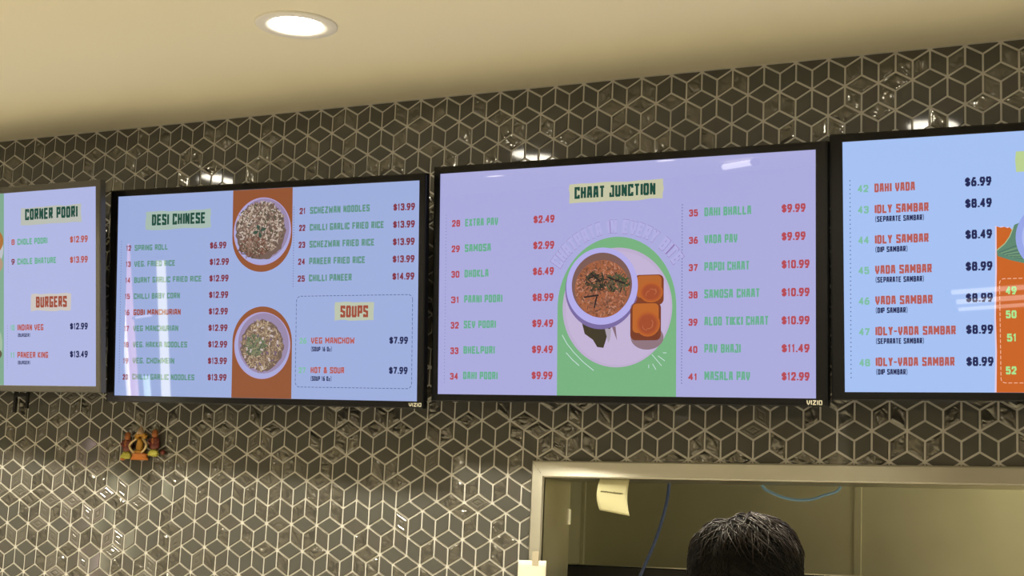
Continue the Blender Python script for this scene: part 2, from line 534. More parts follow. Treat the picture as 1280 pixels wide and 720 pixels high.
# ------------------------------------------------------------------ lettering
GL = {
 'A': [[(0, 0), (.16, 1), (.84, 1), (1, 0)], [(.07, .33), (.93, .33)]],
 'B': [[(0, 0), (0, 1), (.86, 1), (.97, .88), (.97, .64), (.86, .53), (1, .42), (1, .12), (.88, 0), (0, 0)], [(0, .53), (.86, .53)]],
 'C': [[(1, .80), (1, 1), (0, 1), (0, 0), (1, 0), (1, .20)]],
 'D': [[(0, 0), (0, 1), (.82, 1), (1, .86), (1, .14), (.82, 0), (0, 0)]],
 'E': [[(1, 1), (0, 1), (0, 0), (1, 0)], [(0, .51), (.85, .51)]],
 'F': [[(1, 1), (0, 1), (0, 0)], [(0, .5), (.85, .5)]],
 'G': [[(1, .88), (1, 1), (0, 1), (0, 0), (1, 0), (1, .42), (.66, .42)]],
 'H': [[(0, 0), (0, 1)], [(1, 0), (1, 1)], [(0, .5), (1, .5)]],
 'I': [[(.5, 0), (.5, 1)]],
 'J': [[(.3, 1), (1, 1), (1, 0), (0, 0), (0, .28)]],
 'K': [[(0, 0), (0, 1)], [(1, 1), (.1, .5), (1, 0)]],
 'L': [[(0, 1), (0, 0), (1, 0)]],
 'M': [[(0, 0), (0, 1), (.5, .38), (1, 1), (1, 0)]],
 'N': [[(0, 0), (0, 1), (1, 0), (1, 1)]],
 'O': [[(.1, 0), (0, .1), (0, .9), (.1, 1), (.9, 1), (1, .9), (1, .1), (.9, 0), (.1, 0)]],
 'P': [[(0, 0), (0, 1), (1, 1), (1, .42), (0, .42)]],
 'R': [[(0, 0), (0, 1), (.95, 1), (.95, .48), (0, .48)], [(.5, .48), (1, 0)]],
 'S': [[(1, .86), (1, 1), (0, 1), (0, .56), (1, .44), (1, 0), (0, 0), (0, .14)]],
 'T': [[(0, 1), (1, 1)], [(.5, 1), (.5, 0)]],
 'U': [[(0, 1), (0, .1), (.1, 0), (.9, 0), (1, .1), (1, 1)]],
 'V': [[(0, 1), (.06, .42), (.5, 0), (.94, .42), (1, 1)]],
 'W': [[(0, 1), (.12, 0), (.5, .62), (.88, 0), (1, 1)]],
 'X': [[(0, 0), (1, 1)], [(0, 1), (1, 0)]],
 'Y': [[(0, 1), (.5, .45), (1, 1)], [(.5, .45), (.5, 0)]],
 'Z': [[(0, 1), (1, 1), (0, 0), (1, 0)]],
 '0': [[(.15, 0), (0, .15), (0, .85), (.15, 1), (.85, 1), (1, .85), (1, .15), (.85, 0), (.15, 0)]],
 '1': [[(.1, .8), (.6, 1), (.6, 0)]],
 '2': [[(0, .75), (.12, 1), (.88, 1), (1, .85), (1, .6), (0, 0), (1, 0)]],
 '3': [[(0, .85), (.15, 1), (.85, 1), (1, .86), (1, .64), (.85, .53), (.4, .53)], [(.85, .53), (1, .4), (1, .14), (.85, 0), (.15, 0), (0, .15)]],
 '4': [[(.75, 0), (.75, 1), (0, .3), (1, .3)]],
 '5': [[(.95, 1), (.08, 1), (.05, .56), (.85, .6), (1, .45), (1, .14), (.85, 0), (.1, 0), (0, .15)]],
 '6': [[(.9, 1), (.45, 1), (0, .5), (0, .15), (.15, 0), (.85, 0), (1, .15), (1, .42), (.85, .55), (.1, .52)]],
 '7': [[(0, 1), (1, 1), (.35, 0)]],
 '8': [[(.15, .53), (.04, .66), (.04, .88), (.17, 1), (.83, 1), (.96, .88), (.96, .66), (.85, .53), (.15, .53), (0, .4), (0, .13), (.15, 0), (.85, 0), (1, .13), (1, .4), (.85, .53)]],
 '9': [[(.1, 0), (.55, 0), (1, .5), (1, .85), (.85, 1), (.15, 1), (0, .85), (0, .58), (.15, .45), (.9, .48)]],
 '$': [[(1, .74), (.85, .88), (.12, .88), (0, .76), (0, .62), (1, .4), (1, .24), (.88, .1), (.15, .1), (0, .24)], [(.5, -.06), (.5, 1.06)]],
 '.': [[(.5, 0), (.5, .03)]], '-': [[(0, .45), (1, .45)]], '!': [[(.5, 1), (.5, .35)], [(.5, 0), (.5, .04)]],
 '(': [[(.9, 1.1), (.2, .8), (.2, .2), (.9, -.1)]], ')': [[(.1, 1.1), (.8, .8), (.8, .2), (.1, -.1)]],
 '&': [[(1, 0), (.1, .75), (.25, 1), (.65, 1), (.75, .75), (0, .3), (0, .1), (.15, 0), (.7, 0), (1, .4)]],
 'z': [[(0, .55), (.9, .55), (0, 0), (.9, 0)]],
}
WD = {'I': .36, '.': .30, '!': .36, '(': .5, ')': .5, '1': .62, 'M': 1.25, 'W': 1.3, '-': .8, '&': 1.1, ' ': .55, 'T': .95, 'z': .9, 'J': .9}

def stroke_quads(pl, w):
    """flat quads that draw the polyline with stroke width w"""
    for k in range(len(pl) - 1):
        a, b = Vector(pl[k]), Vector(pl[k + 1])
        d = b - a
        if d.length < 1e-9: continue
        d.normalize()
        n = Vector((-d.y, d.x)) * w / 2
        a2, b2 = a - d * w * (0.42 if k > 0 else 0.3), b + d * w * (0.42 if k < len(pl) - 2 else 0.3)
        yield [a2 - n, b2 - n, b2 + n, a2 + n]

def layout(s):
    """advance table of a text: total width in units of letter width, with gaps"""
    x = 0; res = []
    for ch in s:
        w = WD.get(ch, 1.0)
        res.append((ch, x, w)); x += w + 0.16
    return res, x - 0.16

def draw_text(mb, s, u0, v, u1, cap, col, y, sw=0.19, fn=None):
    """letters between u0 and u1 on base line v, in metres; fn bends the text"""
    gl, tot = layout(s)
    k = (u1 - u0) / tot
    st = cap * sw
    for ch, x, w in gl:
        if ch == ' ': continue
        xa = u0 + x * k; wa = w * k
        stw = min(st, wa * 0.42) if ch not in 'I.!' else st
        for pl in GL[ch]:
            pts = [(xa + stw / 2 + p[0] * max(1e-6, wa - stw), v + stw / 2 + p[1] * (cap - stw)) for p in pl]
            for q in stroke_quads(pts, stw):
                if fn: q = [Vector(fn(*p)) for p in q]
                mb.face([(p[0], y, p[1]) for p in q], 0, col)

def disc(mb, cu, cv, ru, rv, y, col, n=48, a0=0, a1=360):
    mb.face([(cu + ru * math.cos(math.radians(a0 + (a1 - a0) * k / n)), y, cv + rv * math.sin(math.radians(a0 + (a1 - a0) * k / n))) for k in range(n if a1 - a0 >= 360 else n + 1)], 0, col)
def poly(mb, pts, y, col):
    mb.face([(p[0], y, p[1]) for p in pts], 0, col)
def rect(mb, u0, u1, v0, v1, y, col):
    poly(mb, [(u0, v0), (u1, v0), (u1, v1), (u0, v1)], y, col)
def line(mb, pts, w, y, col):
    for q in stroke_quads(pts, w):
        mb.face([(p[0], y, p[1]) for p in q], 0, col)
def dots(mb, a, b, n, r, y, col):
    for k in range(n):
        u = a[0] + (b[0] - a[0]) * k / (n - 1); v = a[1] + (b[1] - a[1]) * k / (n - 1)
        rect(mb, u - r, u + r, v - r, v + r, y, col)
def dash_box(mb, u0, u1, v0, v1, r, y, col, w=0.0016, dash=0.007, right=True):
    pts = []
    for cx, cz, a in ((u1 - r, v1 - r, 0), (u0 + r, v1 - r, 90), (u0 + r, v0 + r, 180), (u1 - r, v0 + r, 270)):
        pts += [(cx + r * math.cos(math.radians(a + 15 * k)), cz + r * math.sin(math.radians(a + 15 * k))) for k in range(7)]
    if right: pts.append(pts[0])
    acc = 0
    for k in range(len(pts) - 1):
        a, b = Vector(pts[k]), Vector(pts[k + 1]); L = (b - a).length; d = (b - a) / max(L, 1e-9); s = 0
        while s < L:
            ph = (acc + s) % (dash * 1.7)
            step = min(L - s, (dash - ph) if ph < dash else dash * 1.7 - ph) + 1e-6
            if ph < dash: line(mb, [a + d * s, a + d * min(L, s + step)], w, y, col)
            s += step
        acc += L
def rag_box(mb, u0, u1, v0, v1, y, col, rnd):
    """highlight with a slightly ragged edge"""
    pts = []
    for k in range(8): pts.append((u0 + (u1 - u0) * k / 8, v0 + rnd.uniform(-.002, .002)))
    for k in range(4): pts.append((u1 + rnd.uniform(-.002, .002), v0 + (v1 - v0) * k / 4))
    for k in range(8): pts.append((u1 - (u1 - u0) * k / 8, v1 + rnd.uniform(-.002, .002)))
    for k in range(4): pts.append((u0 + rnd.uniform(-.002, .002), v1 - (v1 - v0) * k / 4))
    poly(mb, pts, y, col)
def grains(mb, rnd, cu, cv, ru, rv, n, cols, L, w, y, curl=False):
    for k in range(n):
        a = rnd.uniform(0, 6.283); q = math.sqrt(rnd.random())
        u = cu + ru * q * math.cos(a); v = cv + rv * q * math.sin(a)
        an = rnd.uniform(0, 3.1416); l = L * rnd.uniform(.6, 1.3) / 2; c = rnd.choice(cols)
        yy = y - 0.000004 * k
        if curl:
            rr = L * rnd.uniform(.5, 1.1); b0 = rnd.uniform(0, 6.28); sp = rnd.uniform(.8, 1.8)
            line(mb, [(u + rr * (math.cos(b0 + sp * j / 4) - math.cos(b0 + sp / 2)), v + rr * (math.sin(b0 + sp * j / 4) - math.sin(b0 + sp / 2))) for j in range(5)], w, yy, c)
        else:
            d = (math.cos(an) * l, math.sin(an) * l)
            line(mb, [(u - d[0], v - d[1]), (u + d[0], v + d[1])], w * rnd.uniform(.8, 1.5), yy, c)

C = {k: lin(v) for k, v in {
    'g': (104, 172, 142), 'r': (178, 74, 84), 'G': (28, 74, 62), 'd': (96, 145, 132), 'b': (156, 76, 58), 'm': (128, 54, 70),
    'o': (180, 92, 86), 'l': (126, 188, 164), 'n': (34, 40, 84), 'y': (168, 226, 142)}.items()}
TEXT = {}
TEXT['corner'] = [
    ('CHOLE POORI', 185.1, 130.6, 312.8, 18.2, 'g'),
    ('8', 159.5, 131.5, 173.4, 16.8, 'o'),
    ('$12.99', 406.9, 128.9, 479.0, 19.2, 'o'),
    ('CHOLE BHATURE', 185.1, 71.7, 349.2, 18.2, 'g'),
    ('9', 159.5, 72.5, 173.4, 16.8, 'm'),
    ('$13.99', 406.8, 69.5, 478.9, 19.2, 'o'),
    ('INDIAN VEG', 185.1, -125.1, 295.8, 18.2, 'o'),
    ('10', 154.7, -124.8, 173.4, 16.8, 'l'),
    ('$12.99', 406.6, -124.3, 478.6, 19.1, 'n'),
    ('(BURGER)', 186.2, -144.2, 239.9, 10.5, 'n'),
    ('PANEER KING', 185.1, -206.8, 315.9, 18.1, 'o'),
    ('11', 154.7, -206.8, 173.4, 16.8, 'l'),
    ('$13.49', 406.4, -205.5, 478.5, 19.1, 'n'),
    ('(BURGER)', 186.2, -225.9, 239.9, 10.5, 'n'),
    ('CORNER POORI', 218.2, 203.2, 437.2, 33.2, 'G'),
    ('BURGERS', 264.4, -58.1, 393.5, 32.7, 'b'),
]
TEXT['desi'] = [
    ('SPRING ROLL', -447.8, 128.9, -325.3, 16.7, 'd'),
    ('12', -479.2, 129.2, -461.2, 16.3, 'm'),
    ('$6.99', -174.0, 127.6, -117.0, 18.5, 'm'),
    ('VEG. FRIED RICE', -447.7, 82.3, -298.0, 16.7, 'd'),
    ('13', -479.7, 82.6, -461.6, 16.3, 'm'),
    ('$12.99', -174.0, 81.2, -107.1, 18.5, 'm'),
    ('BURNT GARLIC FRIED RICE', -447.6, 35.9, -202.2, 16.7, 'd'),
    ('14', -480.1, 36.0, -462.0, 16.2, 'm'),
    ('$12.99', -174.0, 35.0, -107.3, 18.4, 'm'),
    ('CHILLI BABY CORN', -447.5, -10.6, -278.4, 16.6, 'd'),
    ('15', -480.6, -10.6, -462.4, 16.2, 'm'),
    ('$12.99', -174.0, -11.3, -107.4, 18.4, 'm'),
    ('GOBI MANCHURIAN', -447.4, -56.9, -274.4, 16.6, 'b'),
    ('16', -481.0, -57.1, -462.7, 16.2, 'm'),
    ('$12.99', -174.1, -57.5, -107.6, 18.4, 'm'),
    ('VEG MANCHURIAN', -447.3, -103.3, -282.0, 16.6, 'd'),
    ('17', -481.5, -103.6, -463.1, 16.2, 'm'),
    ('$12.99', -174.1, -103.6, -107.8, 18.4, 'm'),
    ('VEG. HAKKA NOODLES', -447.2, -149.6, -249.2, 16.6, 'd'),
    ('18', -481.9, -150.1, -463.5, 16.2, 'm'),
    ('$12.99', -174.1, -149.7, -108.0, 18.4, 'm'),
    ('VEG. CHOWMEIN', -447.1, -195.8, -294.2, 16.6, 'd'),
    ('19', -482.3, -196.5, -463.9, 16.2, 'm'),
    ('$13.99', -174.1, -195.8, -108.1, 18.3, 'm'),
    ('CHILLI GARLIC NOODLES', -447.0, -242.0, -221.4, 16.5, 'd'),
    ('20', -482.8, -242.9, -464.2, 16.1, 'm'),
    ('$13.99', -174.1, -241.8, -108.3, 18.3, 'm'),
    ('SCHEZWAN NOODLES', 165.5, 213.2, 358.2, 18.8, 'd'),
    ('21', 130.8, 213.6, 150.5, 17.1, 'm'),
    ('$13.99', 432.6, 211.6, 499.1, 18.7, 'm'),
    ('CHILLI GARLIC FRIED RICE', 165.4, 167.2, 403.5, 18.7, 'd'),
    ('22', 130.1, 167.5, 150.8, 17.1, 'm'),
    ('$13.99', 432.5, 165.9, 499.3, 18.6, 'm'),
    ('SCHEZWAN FRIED RICE', 165.4, 121.3, 374.1, 18.7, 'd'),
    ('23', 129.4, 121.4, 151.1, 17.0, 'm'),
    ('$13.99', 432.5, 120.2, 499.4, 18.6, 'm'),
    ('PANEER FRIED RICE', 165.3, 75.4, 345.7, 18.7, 'd'),
    ('24', 128.7, 75.4, 151.4, 17.0, 'm'),
    ('$13.99', 432.4, 74.6, 499.6, 18.6, 'm'),
    ('CHILLI PANEER', 165.2, 29.6, 304.0, 18.7, 'd'),
    ('25', 127.9, 29.4, 151.7, 17.0, 'm'),
    ('$14.99', 432.3, 29.0, 499.7, 18.6, 'm'),
    ('DESI CHINESE', -385.8, 200.0, -192.4, 31.8, 'G'),
    ('SOUPS', 269.2, -68.5, 357.6, 31.7, 'b'),
    ('VEG MANCHOW', 175.1, -138.7, 315.7, 16.9, 'o'),
    ('26', 136.9, -138.7, 160.4, 15.6, 'l'),
    ('(SOUP 16 Oz)', 175.5, -159.5, 243.4, 12.5, 'n'),
    ('$7.99', 425.4, -139.0, 482.4, 18.5, 'n'),
    ('HOT & SOUR', 175.2, -218.2, 284.3, 16.8, 'o'),
    ('27', 135.8, -218.5, 159.2, 15.6, 'l'),
    ('(SOUP 16 Oz)', 175.6, -238.8, 243.5, 12.5, 'n'),
    ('$7.99', 425.3, -218.0, 482.6, 18.5, 'n'),
]
TEXT['chaat'] = [
    ('EXTRA PAV', -435.1, 146.4, -336.5, 20.1, 'g'),
    ('28', -475.3, 147.2, -450.4, 17.6, 'r'),
    ('$2.49', -232.6, 146.5, -172.4, 19.6, 'r'),
    ('SAMOSA', -435.3, 80.1, -356.9, 20.0, 'g'),
    ('29', -475.4, 80.5, -450.5, 17.6, 'r'),
    ('$2.99', -232.8, 80.4, -172.7, 19.6, 'r'),
    ('DHOKLA', -435.4, 13.9, -363.0, 20.0, 'g'),
    ('30', -475.6, 14.0, -450.7, 17.6, 'r'),
    ('$6.49', -233.1, 14.4, -173.1, 19.5, 'r'),
    ('PAANI POORI', -435.6, -52.2, -322.0, 19.9, 'g'),
    ('31', -475.7, -52.4, -450.9, 17.5, 'r'),
    ('$8.99', -233.4, -51.5, -173.5, 19.5, 'r'),
    ('SEV POORI', -435.8, -118.2, -340.3, 19.9, 'g'),
    ('32', -475.9, -118.7, -451.0, 17.5, 'r'),
    ('$9.49', -233.6, -117.3, -173.9, 19.4, 'r'),
    ('BHELPURI', -436.0, -184.1, -342.9, 19.9, 'g'),
    ('33', -476.0, -184.8, -451.2, 17.5, 'r'),
    ('$9.49', -233.9, -182.9, -174.3, 19.4, 'r'),
    ('DAHI POORI', -436.2, -249.8, -333.6, 19.8, 'g'),
    ('34', -476.2, -250.9, -451.4, 17.4, 'r'),
    ('$9.99', -234.2, -248.4, -174.7, 19.4, 'r'),
    ('DAHI BHALLA', 234.5, 144.4, 354.1, 21.2, 'g'),
    ('35', 194.4, 145.5, 217.9, 17.1, 'r'),
    ('$9.99', 429.7, 144.7, 487.8, 19.8, 'r'),
    ('VADA PAV', 234.7, 78.6, 319.3, 21.2, 'g'),
    ('36', 194.3, 79.4, 217.8, 17.0, 'r'),
    ('$9.99', 429.7, 79.0, 487.7, 19.7, 'r'),
    ('PAPDI CHAAT', 234.9, 13.0, 349.6, 21.1, 'g'),
    ('37', 194.2, 13.5, 217.7, 17.0, 'r'),
    ('$10.99', 429.7, 13.4, 497.3, 19.7, 'r'),
    ('SAMOSA CHAAT', 235.0, -52.4, 375.3, 21.1, 'g'),
    ('38', 194.1, -52.3, 217.6, 17.0, 'r'),
    ('$10.99', 429.6, -52.0, 497.2, 19.7, 'r'),
    ('ALOO TIKKI CHAAT', 235.2, -117.8, 397.1, 21.1, 'g'),
    ('39', 194.0, -117.9, 217.5, 16.9, 'r'),
    ('$10.99', 429.6, -117.4, 497.1, 19.6, 'r'),
    ('PAV BHAJI', 235.4, -182.9, 326.9, 21.0, 'g'),
    ('40', 193.9, -183.4, 217.4, 16.9, 'r'),
    ('$11.49', 429.6, -182.5, 497.0, 19.6, 'r'),
    ('MASALA PAV', 235.6, -248.0, 351.3, 21.0, 'g'),
    ('41', 193.8, -248.8, 217.2, 16.9, 'r'),
    ('$12.99', 429.6, -247.6, 496.9, 19.5, 'r'),
    ('CHAAT JUNCTION', -116.2, 203.2, 105.9, 29.9, 'G'),
]
TEXT['idly'] = [
    ('DAHI VADA', -439.8, 168.0, -347.5, 20.3, 'o'),
    ('42', -478.6, 169.5, -453.8, 17.0, 'l'),
    ('$6.99', -236.3, 170.9, -178.9, 20.5, 'n'),
    ('IDLY SAMBAR', -439.9, 119.4, -317.4, 20.2, 'o'),
    ('43', -478.5, 120.7, -453.7, 17.0, 'l'),
    ('$8.49', -236.4, 122.7, -178.8, 20.5, 'n'),
    ('(SEPARATE SAMBAR)', -439.0, 99.9, -328.0, 12.9, 'n'),
    ('IDLY SAMBAR', -440.2, 49.6, -318.3, 20.2, 'o'),
    ('44', -478.6, 50.6, -453.8, 17.0, 'l'),
    ('$8.49', -236.9, 53.1, -179.1, 20.4, 'n'),
    ('(DIP SAMBAR)', -439.3, 30.1, -365.9, 12.8, 'n'),
    ('VADA SAMBAR', -440.5, -19.7, -312.1, 20.1, 'o'),
    ('45', -478.7, -19.0, -453.9, 16.9, 'l'),
    ('$8.99', -237.3, -18.2, -179.4, 20.4, 'n'),
    ('(SEPARATE SAMBAR)', -439.6, -39.1, -329.8, 12.8, 'n'),
    ('VADA SAMBAR', -440.8, -89.6, -311.2, 20.1, 'o'),
    ('46', -478.8, -89.2, -454.1, 16.9, 'l'),
    ('$8.99', -237.8, -88.2, -179.6, 20.3, 'n'),
    ('(DIP SAMBAR)', -440.0, -109.0, -367.6, 12.8, 'n'),
    ('IDLY-VADA SAMBAR', -441.2, -159.7, -260.9, 20.1, 'o'),
    ('47', -478.9, -159.6, -454.2, 16.9, 'l'),
    ('$8.99', -238.3, -158.8, -179.9, 20.3, 'n'),
    ('(SEPARATE SAMBAR)', -440.3, -179.0, -331.6, 12.8, 'n'),
    ('IDLY-VADA SAMBAR', -441.5, -229.6, -264.5, 20.0, 'o'),
    ('48', -479.0, -229.9, -454.3, 16.8, 'l'),
    ('$8.99', -238.7, -230.0, -180.2, 20.3, 'n'),
    ('(DIP SAMBAR)', -440.6, -248.9, -369.4, 12.7, 'n'),
    ('49', -151.5, -72.6, -128.5, 17.7, 'y'),
    ('50', -152.3, -125.2, -129.3, 17.6, 'y'),
    ('51', -150.6, -176.4, -130.1, 17.6, 'y'),
    ('52', -154.2, -248.5, -131.2, 17.6, 'y'),
]
SW, SH = 1.026, 0.577                        # lit screen
BZ = 0.019                                   # bezel width
Y1, Y2, Y3, Y4, Y5 = -0.0003, -0.0006, -0.0009, -0.0012, -0.0016

def make_tv(key, label, loc, tilt, yaw, roll, bez, bg):
    t = thing('menu_screen', label, 'screen', (loc[0], -0.16, loc[1] + Z0), 'menu screens')
    t.rotation_mode = 'XYZ'
    t.matrix_world = Matrix.Translation((loc[0], -0.16, loc[1] + Z0)) @ Matrix.Rotation(yaw, 4, 'Z') @ Matrix.Rotation(tilt, 4, 'X') @ Matrix.Rotation(-roll, 4, 'Y')
    hw, hh = SW / 2, SH / 2
    mb = MB()
    # frame: swept profile round the screen
    prof = [(0.0, 0.004), (0.0, -0.0025), (0.0012, -0.0035), (BZ - 0.003, -0.0035), (BZ, -0.001), (BZ, 0.018), (BZ - 0.006, 0.021), (0.0, 0.021)]
    rows = []
    sl, sr = {'idly': (0.0305, 0.0305), 'chaat': (BZ, 0.0275), 'desi': (0.029, BZ), 'corner': (BZ, BZ)}[key]
    for d, y in prof:
        e = d * sl / BZ; g = d * sr / BZ
        rows.append([(-hw - e, y, -hh - d), (hw + g, y, -hh - d), (hw + g, y, hh + d), (-hw - e, y, hh + d)])
    mb.grid(rows, closed_u=True)
    mb.build('bezel', bez, t)
    mb = MB()
    mb.bbox(-hw + 0.002, hw - 0.002, 0.016, 0.022, -hh + 0.002, hh - 0.002, 0.001)
    mb.bbox(-0.30, 0.30, 0.022, 0.052, -0.21, 0.08, 0.008)
    mb.build('back_cover', M_blackm, t)
    mb = MB()
    mb.bbox(-0.20, -0.17, 0.052, 0.062, -0.20, 0.14, 0.002)
    mb.bbox(0.17, 0.20, 0.052, 0.062, -0.20, 0.14, 0.002)
    mb.bbox(-0.24, 0.24, 0.062, 0.072, -0.02, 0.03, 0.002)
    # arm to the wall plate
    inv = t.matrix_world.inverted()
    mb2 = MB(); mb2.bbox(loc[0] - 0.05, loc[0] + 0.05, -0.12, -0.012, loc[1] + Z0 - 0.02, loc[1] + Z0 + 0.03, 0.003)
    mb2.bbox(loc[0] - 0.12, loc[0] + 0.12, -0.014, -0.0045, loc[1] + Z0 - 0.10, loc[1] + Z0 + 0.10, 0.003)
    if key == 'corner':
        mb2.bbox(0.166, 0.176, -0.034, -0.026, 2.018, 2.10, 0.001); mb2.bbox(0.215, 0.224, -0.034, -0.026, 2.030, 2.10, 0.001)
        mb2.bbox(0.166, 0.224, -0.034, -0.026, 2.066, 2.078, 0.001); mb2.bbox(0.12, 0.224, -0.034, -0.0045, 2.10, 2.46, 0.003)
    i = len(mb.v); mb.v += [tuple(inv @ Vector(v)) for v in mb2.v]
    mb.f += [tuple(i + k for k in f) for f in mb2.f]; mb.mi += mb2.mi; mb.col += mb2.col
    mb.build('wall_mount', M_blackm, t)
    mb = MB()
    rect(mb, -hw, hw, -hh, hh, 0.0, lin(bg))
    scr = mb.build('screen_panel', M_pic, t)
    return t, scr

def logo(t, u0, u1, v0, v1):
    mb = MB(); draw_text(mb, 'VIZIO', u0, v0, u1, v1 - v0, None, -0.0037, 0.22)
    o = mb.build('logo', M_logo, t)
    o['label'] = 'small pale maker lettering on the lower bezel'
    return o

HEAD = {'CHAAT JUNCTION', 'DESI CHINESE', 'SOUPS', 'CORNER POORI', 'BURGERS'}
def all_text(scr, key):
    """each heading is one piece; so are each dish's number, name and price"""
    T = TEXT[key]
    nums = [e for e in T if e[0].isdigit()]
    rows = {e[0]: [e] for e in nums}
    for e in T:
        if e[0] in HEAD:
            mb = MB(); draw_text(mb, e[0], e[1] / 1000, e[2] / 1000, e[3] / 1000, e[4] / 1000, C[e[5]], Y3, 0.22)
            mb.build('menu_heading', M_pic, scr)
        elif not e[0].isdigit():
            # nearest number to the left on the same line
            best = min((n for n in nums if n[1] < e[1]), key=lambda n: abs(n[2] - e[2] - (6 if e[0][0] == '(' else 0)) * 3 + (e[1] - n[1]) * 0.2)
            rows[best[0]].append(e)
    for k, es in rows.items():
        for name, want in (('dish_number', lambda e: e[0].isdigit()), ('dish_name', lambda e: not e[0].isdigit() and e[0][0] != '$'), ('dish_price', lambda e: e[0][0] == '$')):
            mb = MB()
            for s, u, v, u1, cap, c in es:
                if want((s,)):
                    draw_text(mb, s, u / 1000, v / 1000, u1 / 1000, cap / 1000, C[c], Y3, 0.23 if cap > 12 else 0.20)
            if mb.f: mb.build(name, M_pic, scr)

# ---- chaat screen
tv, scr = make_tv('chaat', 'menu screen headed CHAAT JUNCTION with a green arch and a bowl of curry', (2.2145, -.4887), .1101, -.0444, -.0219, M_black, (169, 170, 220))
r = random.Random(3)
mb = MB()
arch = [(-0.162, -0.2885), (0.162, -0.2885)] + [(0.162 * math.cos(math.radians(a)), -0.07 + (0.174) * math.sin(math.radians(a))) for a in range(0, 181, 5)]
poly(mb, arch, Y1, lin((118, 176, 128)))
white = lin((205, 225, 225))
line(mb, [(-.1478, -.1379), (-.1340, -.160), (-.116, -.18), (-.09, -.204), (-.06, -.2257)], .0016, Y2, white)
line(mb, [(-.1362, -.182), (-.119, -.199), (-.1, -.2139)], .0016, Y2, white)
for a, b in (((.0981, -.1864), (.1237, -.2135)), ((.1151, -.1903), (.1321, -.2019)), ((.1278, -.1825), (.1362, -.1826)), ((.1004, -.2097), (.1089, -.2232)), ((.0897, -.2116), (.0898, -.2194))):
    line(mb, [a, b], .0015, Y2, white)
mb1 = MB(); rag_box(mb1, -.131, .126, .1935, .2405, Y2, lin((196, 196, 165)), r); mb1.build('heading_highlight', M_pic, scr)
mb1 = MB(); dots(mb1, (-.4931, .1788), (-.4933, -.2582), 52, .0009, Y2, lin((110, 105, 160))); mb1.build('dotted_divider', M_pic, scr)
mb1 = MB(); dots(mb1, (.1769, .1752), (.1764, -.2557), 60, .0011, Y2, lin((80, 80, 130))); mb1.build('dotted_divider', M_pic, scr)
if mb.f: mb.build('colour_panel', M_pic, scr)
mb = MB()
disc(mb, .002, -.0705, .1495, .1475, Y2, lin((188, 172, 206)), 72)
disc(mb, .004, -.0725, .142, .140, Y2 - .0001, lin((193, 178, 212)), 72)
# leaf under the bowl, rolls
poly(mb, [(-.095, -.100), (-.085, -.135), (-.062, -.150), (-.050, -.168), (-.033, -.170), (-.026, -.150), (-.020, -.128), (-.004, -.112), (-.03, -.09)], Y2 - .0002, lin((62, 56, 40)))
poly(mb, [(-.030, -.120), (-.020, -.158), (-.015, -.150), (-.012, -.125)], Y2 - .0003, lin((170, 160, 175)))
poly(mb, [(-.010, -.118), (.004, -.152), (.000, -.118)], Y2 - .0003, lin((130, 105, 120)))
disc(mb, .085, -.145, .044, .030, Y2 - .0002, lin((140, 115, 125)), 24)
def roll(u0, u1, v0, v1, y, top, side, rr=.014):
    pts = []
    for cx, cz, a in ((u1 - rr, v1 - rr, 0), (u0 + rr, v1 - rr, 90), (u0 + rr, v0 + rr, 180), (u1 - rr, v0 + rr, 270)):
        pts += [(cx + rr * math.cos(math.radians(a + 15 * k)), cz + rr * math.sin(math.radians(a + 15 * k))) for k in range(7)]
    poly(mb, pts, y, side)
    poly(mb, [(u0 + .006 + (p[0] - u0) * (u1 - u0 - .012) / (u1 - u0), v0 + .018 + (p[1] - v0) * (v1 - v0 - .02) / (v1 - v0)) for p in pts], y - .00005, top)
    cu, cv = (u0 + u1) / 2 + .006, (v0 + v1) / 2 - .006
    for q, cc in ((.40, (184, 96, 42)), (.34, (172, 84, 44)), (.28, (160, 74, 44))):
        disc(mb, cu, cv, (u1 - u0) * q, (v1 - v0) * q * .85, y - .0001 - .0001 * (.4 - q), lin(cc), 20)
    for k in range(3):
        a = r.uniform(0, 6.28)
        line(mb, [(cu + .014 * math.cos(a + j * .4), cv + .010 * math.sin(a + j * .4) + .004 * k - .006) for j in range(5)], .0012, y - .00015, lin((190, 116, 78)))
roll(.050, .129, -.066, .008, Y2 - .0004, lin((180, 100, 46)), lin((128, 62, 36)))
roll(.040, .122, -.152, -.060, Y2 - .0005, lin((186, 102, 44)), lin((118, 58, 38)))
disc(mb, -.0395, -.024, .1005, .1000, Y3 - .0001, lin((120, 105, 160)), 64)
disc(mb, -.0388, -.0172, .0987, .0957, Y3 - .0002, lin((178, 172, 232)), 64)
disc(mb, -.0388, -.0142, .083, .080, Y3 - .0003, lin((122, 90, 84)), 64)
disc(mb, -.0375, -.024, .0755, .0715, Y3 - .0004, lin((160, 96, 66)), 64)
grains(mb, r, -.0375, -.024, .072, .068, 900, [lin(c) for c in ((166, 104, 76), (146, 86, 64), (186, 130, 106), (126, 76, 56), (158, 92, 58), (138, 92, 72), (104, 70, 54))], .0065, .0024, Y3 - .0005)
grains(mb, r, -.052, -.006, .034, .022, 90, [lin(c) for c in ((48, 40, 36), (70, 62, 45), (96, 78, 58), (40, 52, 40))], .012, .003, Y3 - .0035)
grains(mb, r, .004, -.012, .034, .022, 80, [lin(c) for c in ((52, 44, 38), (66, 80, 52), (100, 84, 66))], .012, .003, Y3 - .0040)
for a, b in (((-.084, -.044), (-.046, -.040)), ((-.050, -.044), (-.056, -.070)), ((-.02, .004), (.026, -.012)), ((-.066, .014), (-.04, -.006))):
    line(mb, [a, b], .0042, Y3 - .0046, lin((44, 34, 36)))
o = mb.build('food_picture', M_pic, scr); o['label'] = 'picture of a curry bowl and two bread rolls on a plate'
mb = MB()
